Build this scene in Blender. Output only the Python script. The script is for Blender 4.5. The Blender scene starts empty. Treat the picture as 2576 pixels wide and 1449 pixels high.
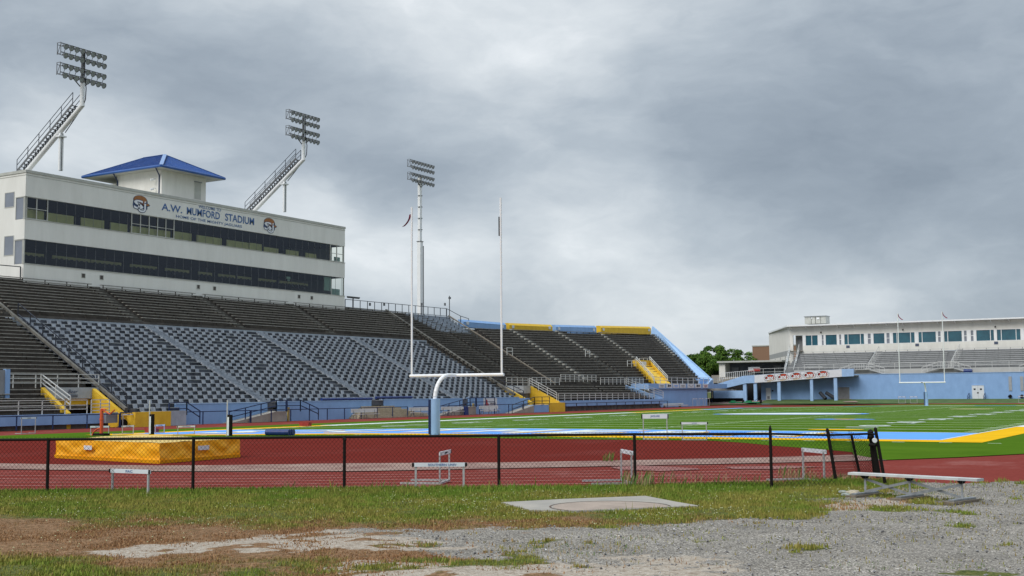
import bpy, bmesh, math, random
import numpy as np
from mathutils import Vector, Matrix, noise
random.seed(7); rng = np.random.default_rng(7)
scn = bpy.context.scene
C = scn.collection
R = math.radians

# ------------------------------------------------------------------ camera
F, YAW, PIT, ROL, CZ = 3038.975, R(30.82767), R(4.95435), R(-.42963), 2.12
fw = Vector((-math.sin(YAW)*math.cos(PIT), math.cos(YAW)*math.cos(PIT), math.sin(PIT)))
rt = Vector((math.cos(YAW), math.sin(YAW), 0)); upv = rt.cross(fw)
rt, upv = math.cos(ROL)*rt+math.sin(ROL)*upv, -math.sin(ROL)*rt+math.cos(ROL)*upv
cam = bpy.data.objects.new('camera', bpy.data.cameras.new('camera')); C.objects.link(cam)
cam.data.sensor_width = 36; cam.data.lens = 36*F/2576; cam.data.clip_end = 5000; cam.data.clip_start = .1
M = Matrix((rt, upv, -fw)).transposed().to_4x4(); M.translation = Vector((0, 0, CZ)); cam.matrix_world = M
scn.camera = cam

def ray(X, Y):
    return fw+(X*2576/4096-1288)/F*rt-(Y*2576/4096-724.5)/F*upv
def U(X, Y, ax, val):
    """surveyed point of the photo on the plane ax = val"""
    d = ray(X, Y); i = 'xyz'.index(ax); o = Vector((0, 0, CZ))
    return o+d*((val-o[i])/d[i])
def S(X, Y, x0=-74.5, z0=1.4, k=.458):
    """surveyed point on the raking plane of the seats"""
    d = ray(X, Y); return Vector((0, 0, CZ))+d*((z0+x0*k-CZ)/(d.z+k*d.x))

GX = [-500, -60, -56, -51, -46, -41, -36, 500]; GZ = [-.29, -.29, -.265, -.2, -.11, -.035, 0, 0]
def G(x): return float(np.interp(x, GX, GZ))

# ------------------------------------------------------------------ materials
def nd(nt, t, **k):
    n = nt.nodes.new(t)
    for a, b in k.items():
        if a in n.inputs: n.inputs[a].default_value = b
        else: setattr(n, a, b)
    return n
MATS = {}
def mat(name, col, rough=.7, var=.12, scale=3., col2=None, bump=0., bscale=30., metal=0., stretch=(1, 1, 1), thr=None, spec=.4):
    """painted / mineral surface: two colours broken up by noise in object space, plus a fine bump"""
    if name in MATS: return MATS[name]
    m = bpy.data.materials.new(name); m.use_nodes = True; nt = m.node_tree; p = nt.nodes['Principled BSDF']
    p.inputs['Roughness'].default_value = rough; p.inputs['Metallic'].default_value = metal
    p.inputs['Specular IOR Level'].default_value = spec
    c = Vector(col); c2 = Vector(col2) if col2 else c*(1-var*2)
    tc = nd(nt, 'ShaderNodeTexCoord'); mp = nd(nt, 'ShaderNodeMapping'); mp.inputs['Scale'].default_value = stretch
    nt.links.new(tc.outputs['Object'], mp.inputs['Vector'])
    n1 = nd(nt, 'ShaderNodeTexNoise', Scale=scale, Detail=7., Roughness=.65); nt.links.new(mp.outputs[0], n1.inputs['Vector'])
    cr = nd(nt, 'ShaderNodeValToRGB'); lo, hi = thr or (.3, .72)
    cr.color_ramp.elements[0].position = lo; cr.color_ramp.elements[1].position = hi
    cr.color_ramp.elements[0].color = (*c2, 1); cr.color_ramp.elements[1].color = (*(c*(1+var*.5)), 1)
    nt.links.new(n1.outputs['Fac'], cr.inputs['Fac']); nt.links.new(cr.outputs[0], p.inputs['Base Color'])
    if bump:
        n2 = nd(nt, 'ShaderNodeTexNoise', Scale=bscale, Detail=4.); nt.links.new(mp.outputs[0], n2.inputs['Vector'])
        b = nd(nt, 'ShaderNodeBump', Strength=bump, Distance=.02); nt.links.new(n2.outputs['Fac'], b.inputs['Height'])
        nt.links.new(b.outputs[0], p.inputs['Normal'])
    MATS[name] = m; return m

STUCCO = mat('stucco', (.74, .725, .68), .9, .04, .9, col2=(.66, .645, .60), bump=.25, bscale=14, stretch=(1, 1, .22))
STUCCO2 = mat('stucco_warm', (.74, .72, .67), .9, .05, .9, col2=(.63, .61, .56), bump=.2, stretch=(1, 1, .25))
CORN = mat('cornice_grey', (.47, .47, .43), .85, .1, 1.)
ROOF = mat('blue_metal_roof', (.035, .105, .33), .38, .12, .8, bump=.1)
ROOFHI = mat('ridge_cap', (.16, .28, .52), .3, .1, 2)
BLUE = mat('pale_blue_paint', (.235, .385, .63), .8, .06, 1.1, col2=(.185, .31, .53), bump=.25, bscale=8, stretch=(1, 1, .6), thr=(.15, .7))
BLUE2 = mat('pale_blue_trim', (.30, .46, .69), .7, .08, 1.5)
DBLUE = mat('navy_paint', (.012, .03, .10), .5, .2, 4)
YEL = mat('gold_paint', (.72, .46, .028), .7, .08, 1.2, col2=(.58, .35, .02), bump=.1)
DECK = mat('weathered_concrete', (.085, .072, .060), .95, .3, .7, col2=(.034, .029, .025), bump=.4)
DECKC = mat('grey_painted_deck', (.12, .128, .15), .9, .3, .7, col2=(.022, .024, .031))
BENCH = mat('weathered_bench_board', (.37, .35, .31), .75, .2, 2.5, col2=(.20, .185, .16))
BENCHD = mat('dull_bench_board', (.24, .225, .20), .85, .3, 2.5, col2=(.10, .095, .085))
SEATC = mat('grey_blue_seat', (.36, .385, .42), .7, .15, 1.9, col2=(.15, .165, .195))
STRIP = mat('grey_blue_walk', (.36, .40, .45), .8, .2, 1.2, col2=(.24, .27, .31))
WRAIL = mat('aluminium_rail', (.60, .60, .58), .45, .1, 4, metal=.3)
BRAIL = mat('dark_rail', (.022, .026, .04), .5, .2, 4)
WHITE = mat('white_paint', (.78, .79, .8), .45, .07, 3)
WHITEG = mat('white_gloss', (.80, .80, .80), .35, .05, 1.5)
STEEL = mat('dull_steel', (.17, .175, .185), .6, .25, 6, metal=.2)
LENS = mat('lamp_glass', (.36, .38, .40), .3, .2, 3)
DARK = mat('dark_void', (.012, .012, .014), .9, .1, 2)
ALU = mat('brushed_aluminium', (.66, .67, .665), .42, .12, 3, metal=.35, stretch=(1, 1, 1))
BLACK = mat('black_vinyl', (.009, .009, .009), .75, .2, 30, col2=(.014, .010, .008), spec=.12)
CONC = mat('concrete', (.35, .315, .265), .92, .12, 1.2, col2=(.25, .235, .21), bump=.3, bscale=25)
CONCD = mat('stained_concrete', (.16, .15, .13), .95, .2, 1.3, col2=(.05, .048, .042), bump=.3, stretch=(1, 1, .5))
CPINK = mat('worn_concrete_kerb', (.32, .225, .18), .95, .2, .8, col2=(.17, .075, .06), bump=.3)
TURF = mat('artificial_turf', (.080, .150, .014), .95, .15, .25, col2=(.052, .112, .010), bump=.5, bscale=60, spec=.0)
PWHITE = mat('field_paint_white', (.66, .69, .70), .9, .1, 1.2, col2=(.5, .56, .5), spec=.0)
PLINE = mat('field_line_white', (.72, .78, .62), .9, .2, .8, col2=(.38, .50, .26), spec=.0)
PBLUE = mat('field_paint_blue', (.14, .34, .80), .9, .06, .6, spec=.0)
PGOLD = mat('field_paint_gold', (.74, .42, .018), .9, .08, .7, spec=.0)
WOOD = mat('weathered_wood', (.20, .165, .12), .9, .3, 5, col2=(.10, .08, .06), stretch=(1, 6, 6))
PLY = mat('pale_lumber', (.44, .38, .27), .85, .2, 3, col2=(.3, .25, .18))
MATY = mat('yellow_vinyl', (.86, .43, .008), .5, .12, 1.4, col2=(.74, .31, .006), bump=.9, bscale=2.2)
MATYT = mat('faded_yellow_vinyl', (.66, .47, .14), .6, .12, 2.2, bump=.5, bscale=5)
BVINYL = mat('blue_vinyl', (.012, .035, .16), .4, .2, 3)
RED = mat('red_paint', (.45, .04, .03), .5, .2, 3)
ORANGE = mat('orange_enamel', (.62, .09, .025), .4, .12, 3)
GREENM = mat('green_enamel', (.02, .22, .09), .4, .15, 3)
BRICK = mat('brown_brick', (.27, .16, .10), .9, .15, 12, col2=(.19, .11, .07))
GREYP = mat('grey_panel', (.23, .24, .25), .6, .1, 2)
ROCK = mat('pale_rock', (.50, .44, .33), .9, .2, 6, bump=.6)
BARK = mat('bark', (.07, .055, .04), .95, .3, 6, bump=.6)
ROAD = mat('brown_paving', (.27, .19, .15), .9, .15, 1.5)
TEXTB = mat('letter_blue', (.065, .145, .34), .6, .15, 5)
OLIVE = mat('interior_olive', (.72, .69, .36), .8, .1, 1.5)
TAN = mat('logo_brown', (.36, .15, .05), .7, .15, 5)
SIGNW = mat('sign_white', (.62, .65, .68), .6, .05, 2)
CREAM = mat('sign_cream', (.62, .52, .36), .6, .05, 2)
PINKT = mat('flag_red', (.18, .02, .05), .7, .1, 2)

def glass(name, tint, mixf, inner=(.9, .95, .95)):
    m = bpy.data.materials.new(name); m.use_nodes = True; nt = m.node_tree; nt.nodes.clear()
    o = nd(nt, 'ShaderNodeOutputMaterial'); mx = nd(nt, 'ShaderNodeMixShader'); fr = nd(nt, 'ShaderNodeFresnel', IOR=1.5)
    ad = nd(nt, 'ShaderNodeMath', operation='ADD'); ad.inputs[1].default_value = mixf
    t = nd(nt, 'ShaderNodeBsdfTransparent'); t.inputs[0].default_value = (*inner, 1)
    g = nd(nt, 'ShaderNodeBsdfGlossy'); g.inputs[0].default_value = (*tint, 1); g.inputs['Roughness'].default_value = .06
    nt.links.new(fr.outputs[0], ad.inputs[0]); nt.links.new(ad.outputs[0], mx.inputs[0])
    nt.links.new(t.outputs[0], mx.inputs[1]); nt.links.new(g.outputs[0], mx.inputs[2]); nt.links.new(mx.outputs[0], o.inputs[0])
    return m
GLASS = glass('window_glass', (.55, .6, .7), .03, (.84, .87, .80))
TEAL = mat('tinted_teal_glass', (.025, .115, .155), .12, .25, .5, col2=(.018, .07, .10), spec=.9)
GREYG = mat('reflective_grey_glass', (.22, .24, .28), .12, .1, .5, spec=.9)

def track_mat(name, c1, c2, wear, worn=(.36, .19, .17)):
    m = bpy.data.materials.new(name); m.use_nodes = True; nt = m.node_tree; p = nt.nodes['Principled BSDF']
    p.inputs['Roughness'].default_value = .95; p.inputs['Specular IOR Level'].default_value = 0.
    g = nd(nt, 'ShaderNodeNewGeometry')
    a = nd(nt, 'ShaderNodeTexNoise', Scale=.35, Detail=6., Roughness=.7); b = nd(nt, 'ShaderNodeTexNoise', Scale=9., Detail=5., Roughness=.7)
    w = nd(nt, 'ShaderNodeTexNoise', Scale=.22, Detail=7., Roughness=.72)
    for n in (a, b, w): nt.links.new(g.outputs['Position'], n.inputs['Vector'])
    m1 = nd(nt, 'ShaderNodeMix', data_type='RGBA'); m1.inputs[6].default_value = (*c1, 1); m1.inputs[7].default_value = (*c2, 1)
    nt.links.new(a.outputs['Fac'], m1.inputs[0])
    r = nd(nt, 'ShaderNodeMapRange'); r.inputs[1].default_value = .52; r.inputs[2].default_value = .78; r.inputs[4].default_value = wear
    nt.links.new(w.outputs['Fac'], r.inputs[0])
    m2 = nd(nt, 'ShaderNodeMix', data_type='RGBA'); m2.inputs[7].default_value = (*worn, 1)
    nt.links.new(r.outputs[0], m2.inputs[0]); nt.links.new(m1.outputs[2], m2.inputs[6])
    m3 = nd(nt, 'ShaderNodeMix', data_type='RGBA', blend_type='MULTIPLY'); m3.inputs[0].default_value = 1
    rr = nd(nt, 'ShaderNodeMapRange'); rr.inputs[1].default_value = .25; rr.inputs[2].default_value = .75; rr.inputs[3].default_value = .78; rr.inputs[4].default_value = 1.15
    nt.links.new(b.outputs['Fac'], rr.inputs[0]); nt.links.new(m2.outputs[2], m3.inputs[6]); nt.links.new(rr.outputs[0], m3.inputs[7])
    nt.links.new(m3.outputs[2], p.inputs['Base Color'])
    MATS[name] = m; return m
TRACK = track_mat('red_track', (.225, .052, .042), (.165, .036, .030), .65)
TRACKD = track_mat('dark_red_track', (.170, .029, .022), (.132, .022, .018), .12)

# ------------------------------------------------------------------ mesh helper
class MB:
    def __init__(s): s.v = []; s.f = []; s.m = []
    def quadbox(s, P, mi=0):
        """eight corners, bottom ring then top ring"""
        b = len(s.v); s.v += [tuple(p) for p in P]
        for f in ((3, 2, 1, 0), (4, 5, 6, 7), (0, 1, 5, 4), (1, 2, 6, 5), (2, 3, 7, 6), (3, 0, 4, 7)):
            s.f.append(tuple(b+i for i in f)); s.m.append(mi)
        return s
    def box(s, a, b, mi=0):
        x0, x1 = sorted((a[0], b[0])); y0, y1 = sorted((a[1], b[1])); z0, z1 = sorted((a[2], b[2]))
        s.quadbox([(x0, y0, z0), (x1, y0, z0), (x1, y1, z0), (x0, y1, z0), (x0, y0, z1), (x1, y0, z1), (x1, y1, z1), (x0, y1, z1)], mi)
        return s
    def bar(s, p, q, w, h, mi=0, up=(0, 0, 1)):
        """box running from p to q, w wide, h tall, centred on the line"""
        p, q, up = Vector(p), Vector(q), Vector(up); d = (q-p).normalized(); sd = d.cross(up)
        if sd.length < 1e-4: sd = d.cross(Vector((1, 0, 0)))
        sd.normalize(); u = sd.cross(d); a = sd*w/2; c = u*h/2
        s.quadbox([p-a-c, p+a-c, q+a-c, q-a-c, p-a+c, p+a+c, q+a+c, q-a+c], mi); return s
    def tube(s, p, q, r, n=8, r2=None, mi=0, caps=True):
        p, q = Vector(p), Vector(q); d = (q-p).normalized(); a = d.orthogonal().normalized(); c = d.cross(a); b = len(s.v)
        r2 = r if r2 is None else r2
        for P, rr in ((p, r), (q, r2)):
            for i in range(n):
                t = 2*math.pi*i/n; s.v.append(tuple(P+a*math.cos(t)*rr+c*math.sin(t)*rr))
        for i in range(n): s.f.append((b+i, b+(i+1) % n, b+n+(i+1) % n, b+n+i)); s.m.append(mi)
        if caps: s.f.append(tuple(b+n-1-i for i in range(n))); s.m.append(mi); s.f.append(tuple(b+n+i for i in range(n))); s.m.append(mi)
        return s
    def path(s, pts, r, n=8, mi=0):
        for a, b in zip(pts, pts[1:]): s.tube(a, b, r, n, mi=mi)
        return s
    def poly(s, P, mi=0):
        b = len(s.v); s.v += [tuple(p) for p in P]; s.f.append(tuple(range(b, b+len(P)))); s.m.append(mi); return s
    def prism(s, P, e, mi=0):
        """polygon P extruded along the vector e"""
        e = Vector(e); n = len(P); b = len(s.v); s.v += [tuple(p) for p in P]+[tuple(Vector(p)+e) for p in P]
        s.f.append(tuple(range(b, b+n))); s.m.append(mi); s.f.append(tuple(b+2*n-1-i for i in range(n))); s.m.append(mi)
        for i in range(n): s.f.append((b+(i+1) % n, b+i, b+n+i, b+n+(i+1) % n)); s.m.append(mi)
        return s
    def build(s, name, mt, parent=None, smooth=False, loc=None, recalc=True):
        me = bpy.data.meshes.new(name); vs = s.v
        if loc is not None: vs = [(x-loc[0], y-loc[1], z-loc[2]) for x, y, z in vs]
        me.from_pydata(vs, [], s.f)
        for m in (mt if isinstance(mt, (list, tuple)) else [mt]): me.materials.append(m)
        me.polygons.foreach_set('material_index', s.m)
        bm = bmesh.new(); bm.from_mesh(me); recalc and bmesh.ops.recalc_face_normals(bm, faces=bm.faces); bm.to_mesh(me); bm.free()
        if smooth:
            for p in me.polygons: p.use_smooth = True
            me.set_sharp_from_angle(angle=R(40))
        o = bpy.data.objects.new(name, me); C.objects.link(o)
        if loc is not None: o.location = loc
        if parent: o.parent = parent; o.matrix_parent_inverse = Matrix.Translation(-Vector(parent.location)) if loc is None else Matrix()
        return o
def tag(o, label=None, cat=None, group=None, kind=None):
    if label: o['label'] = label
    if cat: o['category'] = cat
    if group: o['group'] = group
    if kind: o['kind'] = kind
    return o
def thing(name, label, cat, loc=(0, 0, 0), rz=0, group=None):
    o = bpy.data.objects.new(name, None); C.objects.link(o); o.location = loc; o.rotation_euler = (0, 0, rz); o.empty_display_size = .2
    return tag(o, label, cat, group)
def copy_tree(root, loc, rz, label, group=None, scale=None):
    def rec(o, par):
        c = o.copy(); C.objects.link(c)
        if par: c.parent = par; c.matrix_parent_inverse = o.matrix_parent_inverse.copy()
        for ch in kids.get(o.name, []): rec(ch, c)
        return c
    kids = {}
    for o in bpy.data.objects:
        if o.parent: kids.setdefault(o.parent.name, []).append(o)
    r = rec(root, None); r.location = loc; r.rotation_euler = (0, 0, rz)
    if scale: r.scale = scale
    r['label'] = label
    if group: r['group'] = group
    return r
TXT = {}
def text(s, org, uvec, vvec, mt, parent, name='lettering', bold=.0, depth=.01, shear=0, fitw=True):
    """letters laid on a flat surface: org is the lower left corner, uvec the full width, vvec the full cap height"""
    key = (s, bold, shear)
    if key not in TXT:
        cu = bpy.data.curves.new('t', 'FONT'); cu.body = s; cu.offset = bold; cu.shear = shear; cu.fill_mode = 'BOTH'; cu.resolution_u = 3
        ob = bpy.data.objects.new('t', cu); C.objects.link(ob); dg = bpy.context.evaluated_depsgraph_get()
        me = bpy.data.meshes.new_from_object(ob.evaluated_get(dg)); vs = [v.co.copy() for v in me.vertices]; fs = [tuple(p.vertices) for p in me.polygons]
        bpy.data.objects.remove(ob); bpy.data.curves.remove(cu); bpy.data.meshes.remove(me); TXT[key] = (vs, fs)
    vs, fs = TXT[key]; x0 = min(v.x for v in vs); x1 = max(v.x for v in vs); y0 = min(v.y for v in vs); y1 = max(v.y for v in vs)
    uvec, vvec, org = Vector(uvec), Vector(vvec), Vector(org); n = uvec.cross(vvec).normalized()*depth
    b = MB(); b.v = [tuple(org+uvec*((v.x-x0)/(x1-x0))+vvec*((v.y-y0)/(y1-y0))+n) for v in vs]; b.f = list(fs); b.m = [0]*len(fs)
    return b.build(name, mt, parent)
def ell(b, c, u, v, n=24, mi=0, a0=0, a1=2*math.pi):
    c, u, v = Vector(c), Vector(u), Vector(v)
    return b.poly([c+u*math.cos(a0+(a1-a0)*i/n)+v*math.sin(a0+(a1-a0)*i/n) for i in range(n+(a1-a0 < 6))], mi)
def lerp(a, b, t): return Vector(a)*(1-t)+Vector(b)*t

# ------------------------------------------------------------------ sheets that follow the ground
def sheet(name, pts, off, mt, label=None, cuts=True):
    bm = bmesh.new()
    for P in (pts if isinstance(pts[0][0], (list, tuple)) else [pts]):
        bm.faces.new([bm.verts.new((x, y, 0)) for x, y in P])
    if cuts:
        for x in GX[1:-1]:
            bmesh.ops.bisect_plane(bm, geom=bm.faces[:]+bm.edges[:]+bm.verts[:], plane_co=(x, 0, 0), plane_no=(1, 0, 0))
    bmesh.ops.triangulate(bm, faces=bm.faces)
    for v in bm.verts: v.co.z = G(v.co.x)+off
    bmesh.ops.recalc_face_normals(bm, faces=bm.faces)
    for f in bm.faces:
        if f.normal.z < 0: f.normal_flip()
    me = bpy.data.meshes.new(name); bm.to_mesh(me); bm.free(); me.materials.append(mt)
    o = bpy.data.objects.new(name, me); C.objects.link(o); o['kind'] = 'structure'
    return o

# ------------------------------------------------------------------ sky and light
def build_world():
    w = bpy.data.worlds.new('World'); scn.world = w; w.use_nodes = True; nt = w.node_tree; nt.nodes.clear(); L = nt.links.new
    out = nd(nt, 'ShaderNodeOutputWorld'); tc = nd(nt, 'ShaderNodeTexCoord')
    sk = nd(nt, 'ShaderNodeTexSky', sky_type='NISHITA'); sk.sun_disc = False; sk.sun_elevation = R(42); sk.sun_rotation = R(195)
    b1 = nd(nt, 'ShaderNodeBackground', Strength=.08); L(sk.outputs[0], b1.inputs[0])
    # cloud coordinates: flatten towards the horizon so that the banks stretch sideways, then warp
    sc = nd(nt, 'ShaderNodeVectorMath', operation='MULTIPLY'); sc.inputs[1].default_value = (1, 1, 2.3); L(tc.outputs['Generated'], sc.inputs[0])
    wn = nd(nt, 'ShaderNodeTexNoise', Scale=4.5, Detail=5., Roughness=.55); L(sc.outputs[0], wn.inputs['Vector'])
    ws = nd(nt, 'ShaderNodeVectorMath', operation='SUBTRACT'); ws.inputs[1].default_value = (.5, .5, .5); L(wn.outputs['Color'], ws.inputs[0])
    wm = nd(nt, 'ShaderNodeVectorMath', operation='SCALE'); wm.inputs['Scale'].default_value = .16; L(ws.outputs[0], wm.inputs[0])
    wa = nd(nt, 'ShaderNodeVectorMath', operation='ADD'); L(sc.outputs[0], wa.inputs[0]); L(wm.outputs[0], wa.inputs[1])
    n1 = nd(nt, 'ShaderNodeTexNoise', Scale=3.0, Detail=5., Roughness=.5, Distortion=.2); L(wa.outputs[0], n1.inputs['Vector'])
    r1 = nd(nt, 'ShaderNodeMapRange'); r1.inputs[1].default_value = .3; r1.inputs[2].default_value = .7; r1.inputs[3].default_value = -.12; r1.inputs[4].default_value = .12
    L(n1.outputs['Fac'], r1.inputs[0]); acc = r1.outputs[0]
    n2 = nd(nt, 'ShaderNodeTexNoise', Scale=13., Detail=7., Roughness=.6); L(wa.outputs[0], n2.inputs['Vector'])
    r2 = nd(nt, 'ShaderNodeMapRange'); r2.inputs[1].default_value = .3; r2.inputs[2].default_value = .7; r2.inputs[3].default_value = -.045; r2.inputs[4].default_value = .045
    L(n2.outputs['Fac'], r2.inputs[0]); ad = nd(nt, 'ShaderNodeMath', operation='ADD'); L(acc, ad.inputs[0]); L(r2.outputs[0], ad.inputs[1]); acc = ad.outputs[0]
    # broad cloud banks: direction (azimuth, height in the sky), radius, brighter or darker
    banks = [(2330, 230, .26, .15), (1500, 60, .2, .07), (3000, 250, .16, -.02), (700, 420, .26, -.06), (1300, 560, .2, -.06), (3000, 580, .30, -.08), (3700, 500, .25, -.05),
             (3900, 200, .22, -.04), (2000, 760, .14, -.05), (1700, 900, .12, -.09), (1450, 1000, .12, .16), (2250, 960, .17, .15), (2900, 1000, .18, .05), (3600, 1000, .25, -.02),
             (3900, 1000, .08, .06), (1250, 780, .08, .13), (350, 560, .1, .09), (2600, 1230, .22, -.03), (2750, 1330, .10, .10), (100, 300, .15, .04), (250, 640, .22, .10), (1150, 1080, .16, .12), (3000, 1150, .2, .03), (2300, 640, .16, .04), (3300, 780, .2, -.05)]
    for X, Y, rad, amp in banks:
        d = ray(X, Y).normalized(); d = Vector((d.x, d.y, d.z*2.3))
        ds = nd(nt, 'ShaderNodeVectorMath', operation='DISTANCE'); ds.inputs[1].default_value = d; L(wa.outputs[0], ds.inputs[0])
        mr = nd(nt, 'ShaderNodeMapRange', interpolation_type='SMOOTHERSTEP'); mr.inputs[1].default_value = 0; mr.inputs[2].default_value = rad*1.35
        mr.inputs[3].default_value = amp; mr.inputs[4].default_value = 0; L(ds.outputs['Value'], mr.inputs[0])
        ad = nd(nt, 'ShaderNodeMath', operation='ADD'); L(acc, ad.inputs[0]); L(mr.outputs[0], ad.inputs[1]); acc = ad.outputs[0]
    cr = nd(nt, 'ShaderNodeValToRGB'); e = cr.color_ramp.elements
    e[0].position = .0; e[0].color = (.19, .23, .28, 1); e[1].position = 1; e[1].color = (.86, .88, .90, 1)
    for p, c in ((.25, (.275, .322, .375)), (.45, (.375, .425, .475)), (.72, (.57, .612, .645))):
        q = e.new(p); q.color = (*c, 1)
    of = nd(nt, 'ShaderNodeMath', operation='MULTIPLY_ADD'); of.inputs[1].default_value = 1.65; of.inputs[2].default_value = .40; L(acc, of.inputs[0]); L(of.outputs[0], cr.inputs['Fac'])
    # an overcast sky is brightest overhead
    sx = nd(nt, 'ShaderNodeSeparateXYZ'); L(tc.outputs['Generated'], sx.inputs[0])
    zr = nd(nt, 'ShaderNodeMapRange', interpolation_type='SMOOTHSTEP'); zr.inputs[1].default_value = .33; zr.inputs[2].default_value = .95; zr.inputs[3].default_value = 1; zr.inputs[4].default_value = 2.9
    L(sx.outputs['Z'], zr.inputs[0])
    b2 = nd(nt, 'ShaderNodeBackground'); L(cr.outputs[0], b2.inputs[0]); L(zr.outputs[0], b2.inputs['Strength'])
    mx = nd(nt, 'ShaderNodeMixShader'); mx.inputs[0].default_value = .94; L(b1.outputs[0], mx.inputs[1]); L(b2.outputs[0], mx.inputs[2]); L(mx.outputs[0], out.inputs[0])
build_world()
sl = bpy.data.lights.new('sun', 'SUN'); sl.energy = 1.7; sl.angle = R(35); sl.color = (1, .965, .91)
so = bpy.data.objects.new('sun', sl); C.objects.link(so)
sd = Vector((math.sin(R(195))*math.cos(R(42)), math.cos(R(195))*math.cos(R(42)), math.sin(R(42)))); so.rotation_euler = sd.to_track_quat('Z', 'Y').to_euler()
scn.view_settings.view_transform = 'Standard'; scn.view_settings.look = 'None'; scn.view_settings.exposure = .35; scn.view_settings.gamma = 1

# ------------------------------------------------------------------ ground near the camera: grass, bare sand, gravel
def PW(pts, z=0): return [tuple(U(x, y, 'z', z)[:2]) for x, y in pts]
EDGE = [(-60, -8), (-44, 4), (-36, 9.3), (-30, 13.1), (-23.1, 17.0), (-19.5, 19.15), (-16.6, 20.95), (-13.9, 22.5), (-11.2, 24.2), (-10.2, 25.2), (-8.9, 26.2), (-8.15, 27.6), (-6.9, 28.0), (-4.2, 29.6), (0, 32.5), (8, 39)]
GRAVEL = PW([(4600, 1925), (3560, 1937), (3600, 1985), (3300, 2000), (3520, 2040), (3290, 2062), (3000, 2085), (2500, 2098), (1900, 2110), (1430, 2118), (1500, 2160), (1900, 2235), (2300, 2290), (2300, 2700), (5000, 2700)])
SAND = PW([(300, 2215), (640, 2190), (1000, 2152), (1330, 2130), (1500, 2150), (1900, 2165), (1900, 2195), (1300, 2205), (800, 2215), (480, 2232)])
SAND2 = PW([(1200, 2240), (2000, 2255), (3000, 2232), (3000, 2500), (1100, 2500)])
SAND3 = PW([(3290, 2035), (3380, 2005), (3640, 2000), (3560, 2030), (3400, 2045)])
BROWN = PW([(-600, 2080), (300, 2092), (900, 2100), (1500, 2100), (2300, 2085), (2700, 2092), (2500, 2112), (1800, 2180), (1500, 2270), (600, 2262), (-200, 2245), (-700, 2230)])
BROWN2 = PW([(900, 2215), (1500, 2200), (2500, 2208), (2600, 2225), (2000, 2246), (1200, 2252)])
BROWN3 = PW([(1000, 2262), (1900, 2275), (2500, 2268), (2500, 2420), (900, 2420)])
def sdist(poly, x, y):
    """signed distance to a polygon, positive inside (arrays)"""
    d = np.full(x.shape, 1e9); ins = np.zeros(x.shape, bool); n = len(poly)
    for i in range(n):
        ax, ay = poly[i]; bx, by = poly[(i+1) % n]; ex, ey = bx-ax, by-ay
        t = np.clip(((x-ax)*ex+(y-ay)*ey)/(ex*ex+ey*ey), 0, 1); d = np.minimum(d, np.hypot(x-ax-t*ex, y-ay-t*ey))
        c = ((ay > y) != (by > y)) & (x < (bx-ax)*(y-ay)/((by-ay) if by != ay else 1e-9)+ax); ins ^= c
    return np.where(ins, d, -d)
def fbm(x, y, s, o=0):
    return np.array([noise.fractal(Vector((a*s+o, b*s-o, o*.37)), .6, 2., 4) for a, b in zip(x.ravel(), y.ravel())]).reshape(x.shape)
def cover(x, y):
    """weights of gravel, bare sand, dry brown turf at ground points"""
    n1 = fbm(x, y, .55, 3); n2 = fbm(x, y, 1.9, 9); n3 = fbm(x, y, .5, 17)
    def m(P, soft, a): return np.clip((sdist(P, x, y)+n1*a+n2*a*.55)/soft+.5, 0, 1)
    g = m(GRAVEL, .55, .75); s = np.maximum.reduce([m(SAND, .22, .4), m(SAND2, .5, .8)*.9, m(SAND3, .4, .5)])
    s = s*(n2 > -.35); b = np.maximum.reduce([m(BROWN, 2.0, 1.3), m(BROWN2, .5, .8), m(BROWN3, .6, .9)*.85])
    # stray weeds in the gravel
    g = g*np.clip(1-(n3+n2*.6-.62)*4, 0, 1)
    return g, s, b

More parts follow.
